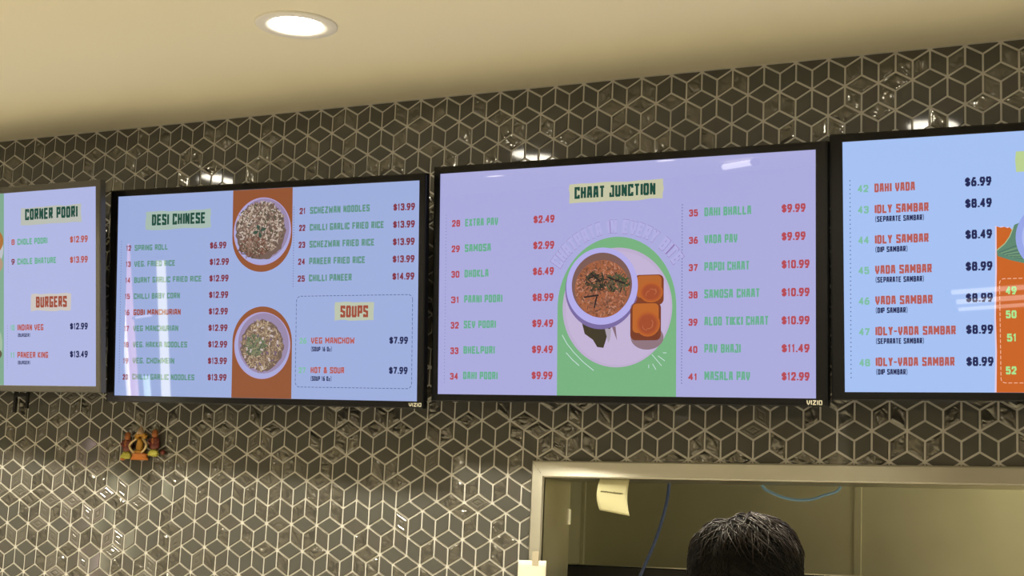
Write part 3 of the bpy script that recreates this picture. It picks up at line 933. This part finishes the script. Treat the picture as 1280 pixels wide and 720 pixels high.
def bend(rad0, base):
    def f(u, v):
        a = math.radians(90) - u / rad0
        rr = rad0 + v - base
        return (rr * math.cos(a), -.072 + rr * math.sin(a))
    return f
fn = bend(.184, 0.0)
L = math.radians(57) * .184
draw_text(mb, 'CHATPATA IN EVERY BITE', -L, 0, L, .036, lin((142, 118, 176)), Y2, .25, fn)
draw_text(mb, 'CHATPATA IN EVERY BITE', -L + .0009, .0009, L - .0009, .0342, lin((176, 174, 224)), Y3, .195, fn)
mb.build('arched_slogan', M_pic, scr)
all_text(scr, 'chaat')
logo(tv, .491, .5285, -.3035, -.2925)

# ---- desi chinese screen
tv, scr = make_tv('desi', 'menu screen headed DESI CHINESE with two plate pictures on orange', (1.1475, -.4878), .1202, -.0241, -.0243, M_black, (156, 173, 220))
mb = MB()
oc = lin((144, 83, 50))
poly(mb, [(-.0965, .2883), (.1065, .2883), (.1075, .155)] + [(.0055 + .102 * math.cos(math.radians(a)), .155 - .096 * math.sin(math.radians(a))) for a in range(5, 176, 5)] + [(-.0965, .155)], Y1, oc)
mb.build('colour_panel', M_pic, scr); mb = MB()
poly(mb, [(-.0905, -.2883), (.1125, -.2883), (.1120, -.135)] + [(.0108 + .101 * math.cos(math.radians(a)), -.135 + .0985 * math.sin(math.radians(a))) for a in range(5, 176, 5)] + [(-.0900, -.135)], Y1, oc)
mb1 = MB(); rag_box(mb1, -.408, -.174, .188, .2398, Y2, lin((166, 186, 176)), r); mb1.build('heading_highlight', M_pic, scr)
mb1 = MB(); rag_box(mb1, .2505, .3755, -.0765, -.027, Y2, lin((186, 194, 172)), r); mb1.build('heading_highlight', M_pic, scr)
dc = lin((92, 96, 140))
mb1 = MB(); dots(mb1, (-.4981, .1572), (-.4962, -.2486), 52, .0010, Y2, dc); mb1.build('dotted_divider', M_pic, scr)
mb1 = MB(); dots(mb1, (.1118, .2342), (.1130, .0172), 32, .0011, Y2, dc); mb1.build('dotted_divider', M_pic, scr)
mb1 = MB(); dash_box(mb1, .125, .4953, -.256, -.010, .014, Y2, lin((70, 92, 130))); mb1.build('dashed_outline', M_pic, scr)
if mb.f: mb.build('colour_panel', M_pic, scr)
def plate(cu, cv, ru, rv, fu, fv, fru, frv, kind):
    mb = MB()
    disc(mb, cu, cv, ru, rv, Y2, lin((176, 160, 206)), 64)
    disc(mb, cu, cv - .001, ru * .965, rv * .965, Y2 - .0001, lin((166, 168, 216)), 64)
    disc(mb, cu + .004, cv + .006, ru * .90, rv * .90, Y2 - .0002, lin((150, 134, 168)), 64)
    pts = [(fu + fru * (1 + .05 * r.uniform(-1, 1)) * math.cos(a * math.pi / 24), fv + frv * (1 + .05 * r.uniform(-1, 1)) * math.sin(a * math.pi / 24)) for a in range(48)]
    poly(mb, pts, Y2 - .0003, lin((112, 92, 84)))
    if kind == 'rice':
        grains(mb, r, fu, fv + .01, fru * .95, frv * .90, 900, [lin(c) for c in ((188, 170, 152), (160, 138, 122), (132, 110, 98), (196, 182, 170), (108, 84, 76), (84, 80, 66))], .0085, .0028, Y2 - .0005)
        grains(mb, r, fu - .02, fv - .045, fru * .6, frv * .35, 160, [lin(c) for c in ((112, 72, 62), (140, 112, 96), (86, 72, 58))], .008, .0026, Y2 - .0045)
        for k in range(4):
            a = k * 1.5 + .4
            poly(mb, [(fu, fv), (fu + .016 * math.cos(a - .4), fv + .014 * math.sin(a - .4)), (fu + .026 * math.cos(a), fv + .02 * math.sin(a)), (fu + .016 * math.cos(a + .4), fv + .014 * math.sin(a + .4))], Y2 - .0055, lin((56, 78, 66)))
    else:
        grains(mb, r, fu, fv, fru * .92, frv * .92, 520, [lin(c) for c in ((170, 148, 122), (140, 114, 92), (190, 170, 140), (112, 94, 80), (150, 128, 104))], .014, .0024, Y2 - .0005, True)
        grains(mb, r, fu - .02, fv, fru * .5, frv * .4, 120, [lin(c) for c in ((98, 112, 84), (80, 92, 74), (124, 128, 98))], .010, .0028, Y2 - .003)
        grains(mb, r, fu, fv, fru * .9, frv * .9, 30, [lin(c) for c in ((196, 180, 176), (110, 90, 110))], .007, .004, Y2 - .0038)
    o = mb.build('food_picture', M_pic, scr)
    o['label'] = 'picture of fried rice on a plate' if kind == 'rice' else 'picture of noodles on a plate'
plate(.0058, .1712, .0975, .0935, .0010, .1712, .0855, .0800, 'rice')
plate(.0118, -.1437, .0950, .0920, .0115, -.1440, .0720, .0705, 'noodles')
all_text(scr, 'desi')
logo(tv, .4893, .5275, -.3025, -.2925)

# ---- corner poori screen
tv, scr = make_tv('corner', 'leftmost menu screen, headed CORNER POORI and BURGERS, cut by the picture edge', (0.0924, -.4411), .1452, -.0869, -.0275, M_bezel_lit, (174, 182, 226))
mb = MB()
rect(mb, -.20, .126, -.2883, .2883, Y1, lin((126, 168, 142)))
mb1 = MB(); rag_box(mb1, .199, .453, .188, .240, Y2, lin((184, 188, 178)), r); mb1.build('heading_highlight', M_pic, scr)
mb1 = MB(); rag_box(mb1, .2434, .411, -.068, -.0175, Y2, lin((202, 194, 188)), r); mb1.build('heading_highlight', M_pic, scr)
mb1 = MB(); dots(mb1, (.1456, .1544), (.1449, .051), 14, .0011, Y2, lin((130, 140, 170))); mb1.build('dotted_divider', M_pic, scr)
mb1 = MB(); dots(mb1, (.1422, -.1098), (.1412, -.237), 17, .0011, Y2, lin((130, 140, 170))); mb1.build('dotted_divider', M_pic, scr)
if mb.f: mb.build('colour_panel', M_pic, scr)
mb = MB()
disc(mb, .02, .12, .104, .075, Y2, lin((186, 190, 196)), 40)
disc(mb, .02, .145, .104, .055, Y2 - .0001, lin((170, 112, 56)), 40)
disc(mb, .02, .150, .090, .040, Y2 - .0002, lin((200, 148, 90)), 40)
disc(mb, .02, .075, .102, .045, Y2 - .0002, lin((176, 148, 124)), 40)
disc(mb, .02, -.165, .100, .085, Y2, lin((160, 186, 160)), 40)
disc(mb, .02, -.195, .098, .030, Y2 - .0001, lin((96, 88, 70)), 40)
grains(mb, r, .03, .148, .08, .035, 120, [lin(c) for c in ((190, 130, 70), (150, 90, 48), (214, 170, 110))], .010, .004, Y2 - .0003)
o = mb.build('food_picture', M_pic, scr); o['label'] = 'picture of puffed bread at the screen left'
all_text(scr, 'corner')

# ---- idly screen
tv, scr = make_tv('idly', 'rightmost menu screen, listing idly and vada sambar beside an orange panel', (3.3013, -.4885), .1163, .0174, -.0089, M_black, (164, 192, 242))
mb = MB()
torn = [(-.1692, .079), (-.160, .076), (-.152, .0775), (-.146, .0745), (-.141, .0762), (-.136, .070), (-.131, .0705), (-.12, .066), (.16, .06), (.16, -.2883), (-.1747, -.2883), (-.1725, -.2), (-.1735, -.12), (-.170, -.02)]
poly(mb, [(p[0] - .003, p[1] + .0015) for p in torn[:-4]] + [(.16, -.2883), (-.1785, -.2883), (-.1760, -.2), (-.1770, -.12), (-.1735, -.02)], Y1, lin((225, 205, 225)))
poly(mb, torn, Y2, lin((200, 98, 34)))
mb1 = MB(); dash_box(mb1, -.1645, .14, -.2672, -.0375, .010, Y3, lin((240, 180, 150)), .0018); mb1.build('dashed_outline', M_pic, scr)
mb.build('colour_panel', M_pic, scr); mb = MB()
poly(mb, [(-.125, .198), (.12, .197), (.121, .243), (-.125, .2435), (-.127, .225)], Y2, lin((186, 208, 146)))
mb1 = MB(); dots(mb1, (-.4964, .1979), (-.4983, -.2555), 46, .0012, Y2, lin((80, 92, 140))); mb1.build('dotted_divider', M_pic, scr)
if mb.f: mb.build('heading_highlight', M_pic, scr)
mb = MB()
poly(mb, [(-.1695, .0257), (-.152, .040), (-.1415, .0549), (-.1335, .074), (-.1309, .0811), (-.118, .086), (-.05, .12), (.06, .11), (.12, .04), (.09, -.01), (0, -.02), (-.1117, -.0045), (-.1423, .0036), (-.1679, .0132)], Y3, lin((92, 134, 112)))
for k in range(9):
    line(mb, [(-.164 + .004 * k, .021 - .0015 * k), (-.13 + .006 * k, .034 - .004 * k), (-.10 + .008 * k, .030 - .004 * k)], .0022, Y3 - .0001, lin((118, 156, 120) if k % 2 else (76, 112, 100)))
line(mb, [(-.1695, .0257), (-.152, .040), (-.1415, .0549), (-.1335, .074)], .002, Y3 - .0001, lin((170, 190, 140)))
disc(mb, -.045, .052, .0835, .080, Y4, lin((150, 165, 230)), 56)
disc(mb, -.045, .052, .070, .067, Y4 - .0001, lin((170, 185, 240)), 56)
disc(mb, -.045, .052, .05, .045, Y4 - .0002, lin((222, 212, 205)), 40)
o = mb.build('food_picture', M_pic, scr); o['label'] = 'picture of a plate lying on a green leaf'
all_text(scr, 'idly')
logo(tv, .4893, .5275, -.3035, -.2925)

# ------------------------------------------------------------------ things on and behind the hatch
M_note = mat('yellow_note_paper', (0.62, 0.60, 0.36), 0.8, noise_amt=0.03, noise_scale=12)
M_ink = mat('grey_ink', (0.20, 0.19, 0.10), 0.8, noise_amt=0.25, noise_scale=150)
M_paper = mat('white_paper', (0.80, 0.76, 0.62), 0.8, noise_amt=0.02, noise_scale=12)
M_tape = mat('clear_tape', (0.50, 0.45, 0.34), 0.2, noise_amt=0.05, noise_scale=40)

def note_pt(s, t):
    """s across, t down: a curling slip hanging under the frame's edge"""
    x = 2.1180 + 0.0812 * s + 0.0045 * t * t * t
    z = OPZ1 + 0.0005 - t * (0.0795 + 0.0125 * s)
    y = 0.004 - 0.010 * math.sin(t * 2.6) * (1 - .4 * s) - 0.006 * t * t * s + 0.006 * s * t
    x += -0.004 * math.sin(t * math.pi) * (1 if s < .5 else .9)
    return (x, y, z)
t = thing('sticky_note', 'pale yellow note with one written line hanging from the hatch frame', 'note', note_pt(0, 0))
o0 = Vector(note_pt(0, 0))
mb = MB()
front = [[tuple(Vector(note_pt(i / 10, j / 14)) - o0) for i in range(11)] for j in range(15)]
back = [[(p[0], p[1] + 0.0004, p[2]) for p in row] for row in front]
mb.grid(front); mb.grid([list(reversed(rw)) for rw in back])
ring = lambda g: g[0] + [rw[-1] for rw in g[1:]] + list(reversed(g[-1][:-1])) + [rw[0] for rw in reversed(g[1:-1])]
mb.grid([ring(front), ring(back)], closed_u=True)
mb.build('paper', M_note, t, smooth=True)
mb = MB()
rr = random.Random(8)
pl = []
for k in range(60):
    s = 0.13 + 0.72 * k / 59; q = 0.40 + 0.0 * s + 0.022 * math.sin(k * 2.1) + rr.uniform(-.012, .012) + .02 * (s - .13)
    p = Vector(note_pt(s, q)) - o0
    pl.append((p.x, p.y - 0.0006, p.z))
mb.tube(pl, 0.0009, 5)
o = mb.build('handwriting', M_ink, t); o['label'] = 'one line of small grey handwriting'

t = thing('paper_sheet', 'blank white paper taped over the left side of the hatch frame', 'paper', (1.9065, -0.0135, Z0 - 1.1815))
mb = MB()
g1 = [[(0.0793 * i / 6, -0.0012 - 0.002 * math.sin(i / 6 * 3.1) * j / 8, 0.001 * (i / 6) - 0.125 * j / 8) for i in range(7)] for j in range(9)]
mb.grid(g1); g2 = [[(p[0], p[1] + 0.0004, p[2]) for p in rw] for rw in g1]
mb.grid([list(reversed(rw)) for rw in g2]); mb.grid([ring(g1), ring(g2)], closed_u=True)
mb.build('sheet', M_paper, t, smooth=True)
mb = MB(); mb.bbox(0.040, 0.058, -0.0022, -0.0016, -0.012, 0.0235, 0.0002)
o = mb.build('tape', M_tape, t); o['label'] = 'strip of clear tape'

mb = MB(); mb.bbox(OPX0 + 0.0002, OPX0 + 0.004, 0.140, 0.1545, Z0 - 1.083, Z0 - 1.043, 0.0008)
tag(mb.build('door_catch', M_white), 'small white catch on the back edge of the left hatch jamb', 'catch')

M_cable = mat('blue_cable_sheath', (0.030, 0.055, 0.15), 0.4, noise_amt=0.08, noise_scale=30)
M_cable2 = mat('pale_blue_cable_sheath', (0.14, 0.27, 0.46), 0.35, noise_amt=0.08, noise_scale=30)
def smooth_path(P, n=8):
    P = [Vector(p) for p in P]; out = []
    for k in range(len(P) - 1):
        p0, p1, p2, p3 = P[max(k - 1, 0)], P[k], P[k + 1], P[min(k + 2, len(P) - 1)]
        for j in range(n):
            q = j / n
            out.append(0.5 * ((2 * p1) + (p2 - p0) * q + (2 * p0 - 5 * p1 + 4 * p2 - p3) * q * q + (3 * p1 - p0 - 3 * p2 + p3) * q ** 3))
    return out + [P[-1]]
mb = MB()
mb.tube(smooth_path([(2.236, .172, Z0 - .90), (2.2394, .172, Z0 - .9726), (2.2283, .172, Z0 - 1.0427), (2.2021, .172, Z0 - 1.1253), (2.1671, .172, Z0 - 1.2082), (2.150, .18, Z0 - 1.26), (2.145, .25, Z0 - 1.40), (2.15, .30, Z0 - 1.75)]), 0.0045, 8)
tag(mb.build('hanging_cable', M_cable, smooth=True), 'dark blue cable hanging down inside the hatch', 'cable')
mb = MB()
mb.tube(smooth_path([(2.478, .172, Z0 - .93), (2.4929, .167, Z0 - .9724), (2.5182, .165, Z0 - .9879), (2.5495, .165, Z0 - .9992), (2.5846, .165, Z0 - 1.0044), (2.6213, .165, Z0 - 1.0016), (2.6516, .165, Z0 - .9912), (2.6876, .167, Z0 - .9767), (2.703, .172, Z0 - .93)]), 0.0036, 8)
tag(mb.build('cable_loop', M_cable2, smooth=True), 'pale blue cable drooping in a loop under the hatch head', 'cable')

t = thing('kitchen_cabinet', 'black kitchen cabinet with a thin steel top rim behind the hatch', 'cabinet', (1.70, 0.40, 0))
mb = MB(); mb.bbox(0.0, 0.98, 0.004, 0.47, 0.0, Z0 - 1.186, 0.003); mb.build('body', M_blackm, t)
mb = MB(); mb.bbox(-0.002, 0.982, 0.0, 0.472, Z0 - 1.1855, Z0 - 1.1825, 0.0008)
o = mb.build('top_rim', M_steel, t); o['label'] = 'thin steel rim along the top edge'

# ------------------------------------------------------------------ wall ornament
M_gold = mat('gold_paint', (0.52, 0.27, 0.05), 0.32, metal=0.55, noise_amt=0.15, noise_scale=90)
M_pale = mat('pale_gold_paint', (0.72, 0.56, 0.30), 0.35, metal=0.4, noise_amt=0.1, noise_scale=90)
M_orange = mat('orange_paint', (0.52, 0.17, 0.03), 0.4, noise_amt=0.15, noise_scale=90)
M_crim = mat('crimson_paint', (0.17, 0.035, 0.025), 0.4, noise_amt=0.3, noise_scale=110)
M_skin_o = mat('copper_paint', (0.42, 0.14, 0.04), 0.38, noise_amt=0.2, noise_scale=90)
M_leafy = mat('yellow_green_paint', (0.42, 0.40, 0.06), 0.4, noise_amt=0.3, noise_scale=110)
ox, oz = 0.6568, Z0 - 0.8415
t = thing('wall_ornament', 'small gold and crimson ornament of three figures stuck to the tiles', 'ornament', (ox, -0.0045, oz))
K = 0.001
mb = MB()   # pedestal
mb.lathe([(0.0, 0), (30 * K, 0), (31 * K, 4 * K), (27 * K, 8 * K), (25 * K, 14 * K), (29 * K, 18 * K), (0.0, 18 * K)], (2 * K, -0.014, -99 * K), 28)
for v in range(len(mb.v)):
    x, y, z = mb.v[v]; mb.v[v] = (x, -0.001 + min(0, (y + 0.0) * 0.55 - 0.004), z)
mb.build('pedestal', M_orange, t)
mb = MB()   # middle figure: body and folded legs
mb.ball((1 * K, -.014, -62 * K), (13 * K, .010, 24 * K)); mb.ball((1 * K, -.015, -76 * K), (20 * K, .012, 8 * K))
mb.ball((1 * K, -.016, -45 * K), (8 * K, .008, 10 * K))
mb.build('middle_figure', M_gold, t, smooth=True)
mb = MB()   # lyre shaped arms and garland
for s in (-1, 1):
    mb.tube(smooth_path([(s * 12 * K, -.016, -38 * K), (s * 24 * K, -.020, -47 * K), (s * 31 * K, -.022, -58 * K), (s * 23 * K, -.022, -71 * K), (s * 12 * K, -.020, -80 * K), (s * 10 * K, -.018, -86 * K)]), [0.0036] * 41, 8)
mb.build('arms', M_pale, t, smooth=True)
mb = MB()   # spiky collar of petals behind the head
for k in range(9):
    a = math.radians(-20 + 220 * k / 8)
    c, s = math.cos(a), math.sin(a)
    mb.tube([(c * 5 * K, -.012, -34 * K + s * 3 * K), (c * 16 * K, -.015, -31 * K + s * 9 * K), (c * 26 * K, -.012, -30 * K + s * 14 * K)], [.004, .0055, .0008], 8)
mb.build('collar', M_gold, t, smooth=True)
mb = MB()
mb.lathe([(12 * K, -24 * K), (12.5 * K, -20 * K), (9 * K, -14 * K), (5 * K, -6 * K), (0.5 * K, 1 * K)], (0, -.014, 0), 20)
mb.build('crown', mat('pale_pink_gold', (0.66, 0.46, 0.30), 0.35, metal=0.3, noise_amt=0.1, noise_scale=90), t, smooth=True)
def side_figure(cx, cz, flip):
    mb = MB()
    mb.ball((cx, -.012, cz - 22 * K), (17 * K, .011, 15 * K)); mb.ball((cx, -.013, cz - 10 * K), (14 * K, .010, 12 * K))
    for s in (-1, 1):
        mb.tube(smooth_path([(cx + s * 10 * K, -.014, cz - 2 * K), (cx + s * 18 * K, -.018, cz - 12 * K), (cx + s * 8 * K, -.022, cz - 18 * K)], 5), .0034, 8)
    mb.build('robe', M_crim, t, smooth=True)
    mb = MB()
    mb.ball((cx, -.014, cz + 8 * K), (10 * K, .008, 10 * K)); mb.lathe([(9 * K, 14 * K), (7.5 * K, 20 * K), (4 * K, 22 * K), (.4 * K, 24 * K)], (cx, -.013, cz), 16)
    mb.ball((cx, -.020, cz - 10 * K), (4 * K, .005, 10 * K))
    mb.build('side_figure', M_skin_o, t, smooth=True)
    mb = MB()
    for k in range(7):
        a = math.radians(10 + 160 * k / 6)
        mb.tube([(cx + math.cos(a) * 3 * K, -.012, cz - 50 * K), (cx + math.cos(a) * 15 * K, -.017, cz - 50 * K + math.sin(a) * 9 * K), (cx + math.cos(a) * 19 * K, -.013, cz - 48 * K + math.sin(a) * 19 * K)], [.004, .0055, .0008], 8)
    mb.ball((cx, -.011, cz - 49 * K), (17 * K, .010, 7 * K))
    mb.build('flower_seat', M_leafy, t, smooth=True)
side_figure(-47 * K, -41 * K, False)
side_figure(53 * K, -33 * K, True)
mb = MB(); mb.ball((-62 * K, -.010, -96 * K), (9 * K, .008, 5 * K)); mb.build('petal', M_orange, t, smooth=True)
mb = MB(); mb.ball((82 * K, -.008, -76 * K), (8 * K, .007, 8 * K)); mb.build('shadow_ball', M_crim, t, smooth=True)  # dark ball standing in for the shadow beside the right figure

# ------------------------------------------------------------------ person with their back to us
M_skin = mat('skin', (0.36, 0.19, 0.11), 0.5, noise_amt=0.08, noise_scale=30)
M_hair = mat('black_hair', (0.016, 0.011, 0.008), 0.42, spec=0.25, noise_amt=0.5, noise_scale=40)
M_hair2 = mat('shaded_short_hair', (0.007, 0.0065, 0.006), 0.6, spec=0.12, noise_amt=0.4, noise_scale=40)  # short lower hair, its colour darkened for the shade at the back
M_shirt = mat('dark_shirt', (0.03, 0.03, 0.035), 0.85, noise_amt=0.15, noise_scale=60)
M_trousers = mat('dark_trousers', (0.025, 0.025, 0.03), 0.85, noise_amt=0.15, noise_scale=60)
M_shoe = mat('black_shoes', (0.015, 0.015, 0.015), 0.5, noise_amt=0.1, noise_scale=60)
PX, PY = 2.846, -1.00
HT = Z0 - 1.0870                              # top of the hair
per = thing('person', 'person with short black hair seen from behind, facing the hatch', 'person', (PX, PY, 0))

def skin_mesh(name, joints, edges, m, parent, levels=2):
    me = bpy.data.meshes.new(name)
    me.from_pydata([j[0] for j in joints], edges, [])
    o = bpy.data.objects.new(name, me); COL.objects.link(o)
    md = o.modifiers.new('skin', 'SKIN'); md.use_smooth_shade = True
    for k, sv in enumerate(me.skin_vertices[0].data):
        r = joints[k][1]; sv.radius = (r, r) if not isinstance(r, tuple) else r
        sv.use_root = (k == 0)
    sub = o.modifiers.new('sub', 'SUBSURF'); sub.levels = levels; sub.render_levels = levels
    dg = bpy.context.evaluated_depsgraph_get()
    me2 = bpy.data.meshes.new_from_object(o.evaluated_get(dg))
    bpy.data.objects.remove(o)
    o2 = bpy.data.objects.new(name, me2); COL.objects.link(o2)
    me2.materials.clear(); me2.materials.append(m)
    me2.polygons.foreach_set('use_smooth', [True] * len(me2.polygons))
    o2.parent = parent
    return o2
J = []; E = []
def jn(p, r, parent=None):
    J.append((p, r))
    if parent is not None: E.append((parent, len(J) - 1))
    return len(J) - 1
HC = HT - 0.115                               # centre of the head
pel = jn((0, 0, .92), (.15, .11))
sp1 = jn((0, -.01, 1.08), (.13, .10), pel); sp2 = jn((0, -.01, 1.25), (.145, .105), sp1); ch = jn((0, -.005, 1.37), (.13, .09), sp2)
nk = jn((0, .0, 1.455), .056, ch); nk2 = jn((0, .01, HC - .095), .054, nk)
h1 = jn((0, .035, HC - .06), (.062, .075), nk2); h2 = jn((0, .025, HC + .0), (.074, .092), h1); h3 = jn((0, .015, HC + .06), (.064, .082), h2)
nose = jn((0, .128, HC - .02), .010, h2)
for s in (-1, 1):
    e = jn((s * .078, .0, HC - .01), (.006, .018), h2); jn((s * .088, -.012, HC + .012), (.005, .018), e)
    cl = jn((s * .10, -.01, 1.405), .062, ch); sh = jn((s * .185, -.01, 1.395), .055, cl); el = jn((s * .225, -.02, 1.12), .041, sh)
    wr = jn((s * .215, .10, .93), .028, el); pa = jn((s * .208, .145, .88), (.036, .018), wr)
    for k, (dx, L) in enumerate(((-.027, .070), (-.009, .082), (.009, .078), (.026, .062))):
        a = jn((s * .208 + dx, .175, .845), .0095, pa); b = jn((s * .208 + dx, .185, .845 - L * .55), .0085, a); jn((s * .208 + dx, .172, .845 - L), .0075, b)
    th = jn((s * .208 - s * .036, .155, .885), .011, pa); jn((s * .208 - s * .046, .185, .86), .009, th)
    hp = jn((s * .085, 0, .86), .095, pel); kn = jn((s * .10, .01, .48), .058, hp); an = jn((s * .105, -.02, .09), .038, kn)
    ft = jn((s * .115, .08, .045), (.04, .03), an); jn((s * .12, .15, .035), (.035, .022), ft)
body = skin_mesh('body', J, E, M_skin, per)

def loft(rings, name, m):
    mb = MB()
    rows = []
    for (cx, cy, cz, rx, ry) in rings:
        rows.append([(cx + rx * math.cos(2 * math.pi * k / 28), cy + ry * math.sin(2 * math.pi * k / 28), cz) for k in range(28)])
    mb.grid(rows, closed_u=True)
    return mb
mb = loft([(0, 0, .88, .185, .135), (0, -.01, 1.0, .175, .13), (0, -.01, 1.15, .175, .128), (0, -.01, 1.30, .190, .132), (0, -.01, 1.385, .185, .115), (0, -.005, 1.435, .12, .085), (0, 0, 1.462, .066, .064)], 'shirt', M_shirt)
for s in (-1, 1):
    mb.tube([(s * .14, -.01, 1.40), (s * .19, -.01, 1.385), (s * .207, -.015, 1.28), (s * .217, -.018, 1.19)], [.075, .074, .064, .060], 16)
mb.build('shirt', M_shirt, per, smooth=True)
mb = loft([(0, 0, .96, .172, .128), (0, 0, .88, .182, .134), (0, 0, .80, .185, .135)], 'trousers', M_trousers)
for s in (-1, 1):
    mb.tube([(s * .088, 0, .86), (s * .092, 0, .75), (s * .10, .01, .48), (s * .105, -.01, .20), (s * .105, -.02, .06)], [.105, .10, .078, .066, .062], 18)
mb.build('trousers', M_trousers, per, smooth=True)
for s in (-1, 1):
    mb = MB(); mb.ball((s * .115, .06, .045), (.055, .135, .045)); mb.box(s * .115 - .045, s * .115 + .045, -.06, .18, 0.0, .02)
    mb.build('shoe', M_shoe, per, smooth=True)

# hair: a cap that follows the skull, with a parting, covered with combed locks
hr = random.Random(21)
def hair_surface(th, ph, lift=0.0):
    """th from the crown down, ph round the head (0 = right, 90 = face)"""
    x = math.sin(th) * math.cos(ph); y = math.sin(th) * math.sin(ph); z = math.cos(th)
    # boxier than a ball
    e = 2.5
    q = (abs(x) ** e + abs(y) ** e + abs(z) ** e) ** (-1 / e)
    x, y, z = x * q, y * q, z * q
    rx, ry, rz = 0.0975, 0.108, 0.108
    up = max(0.0, z) ** 1.3
    bump = 0.006 * math.exp(-(((x - .18) / .40) ** 2)) * up
    dip = -0.012 * math.exp(-(((x + .25) / .10) ** 2)) * up
    left = -0.004 * math.exp(-(((x + .62) / .25) ** 2)) * up
    n = 0.004 * noise.noise(Vector((x * 3.1, y * 3.1, z * 3.1)))
    k = 1 + (bump + dip + left + n) / 0.11 + lift / 0.11
    return Vector((x * rx * k, .012 + y * ry * k, HC + .0 + z * rz * k))
mb = MB()
rows = []
for i in range(30):
    row = []
    for j in range(56):
        ph = 2 * math.pi * j / 56
        face = max(0, math.sin(ph)) ** 2
        lim = math.radians(122) * (1 - face) + math.radians(52) * face
        row.append(tuple(hair_surface(lim * (i + .02) / 29, ph)))
    rows.append(row)
mb.grid(rows, 1, closed_u=True)
for k in range(2600):
    ph = hr.uniform(0, 2 * math.pi)
    face = max(0, math.sin(ph)) ** 2
    lim = math.radians(116) * (1 - face) + math.radians(52) * face
    th = math.acos(1 - hr.random() * (1 - math.cos(lim)))
    top = th < math.radians(50)
    L = hr.uniform(.25, .55) if top else hr.uniform(.10, .22)
    swirl = hr.uniform(-.2, .6) * (1 if math.cos(ph) > -.3 else -1)
    lift = hr.uniform(.001, .006) if top else hr.uniform(0, .0015)
    pts = []; rads = []
    for q in range(6):
        u = q / 5
        pts.append(hair_surface(min(lim + .1, th + L * u), ph + swirl * u / max(.4, math.sin(th) + .25), lift * math.sin(u * 2.2) + .0004))
        rads.append((.0014 if top else .0010) * (1 - u) ** .6 * (0.5 + u if u < .5 else 1) + .0002)
    mb.tube(pts, rads, 4, 0 if top else 1, cap=False)
mb.build('hair', [M_hair, M_hair2], per, smooth=True)
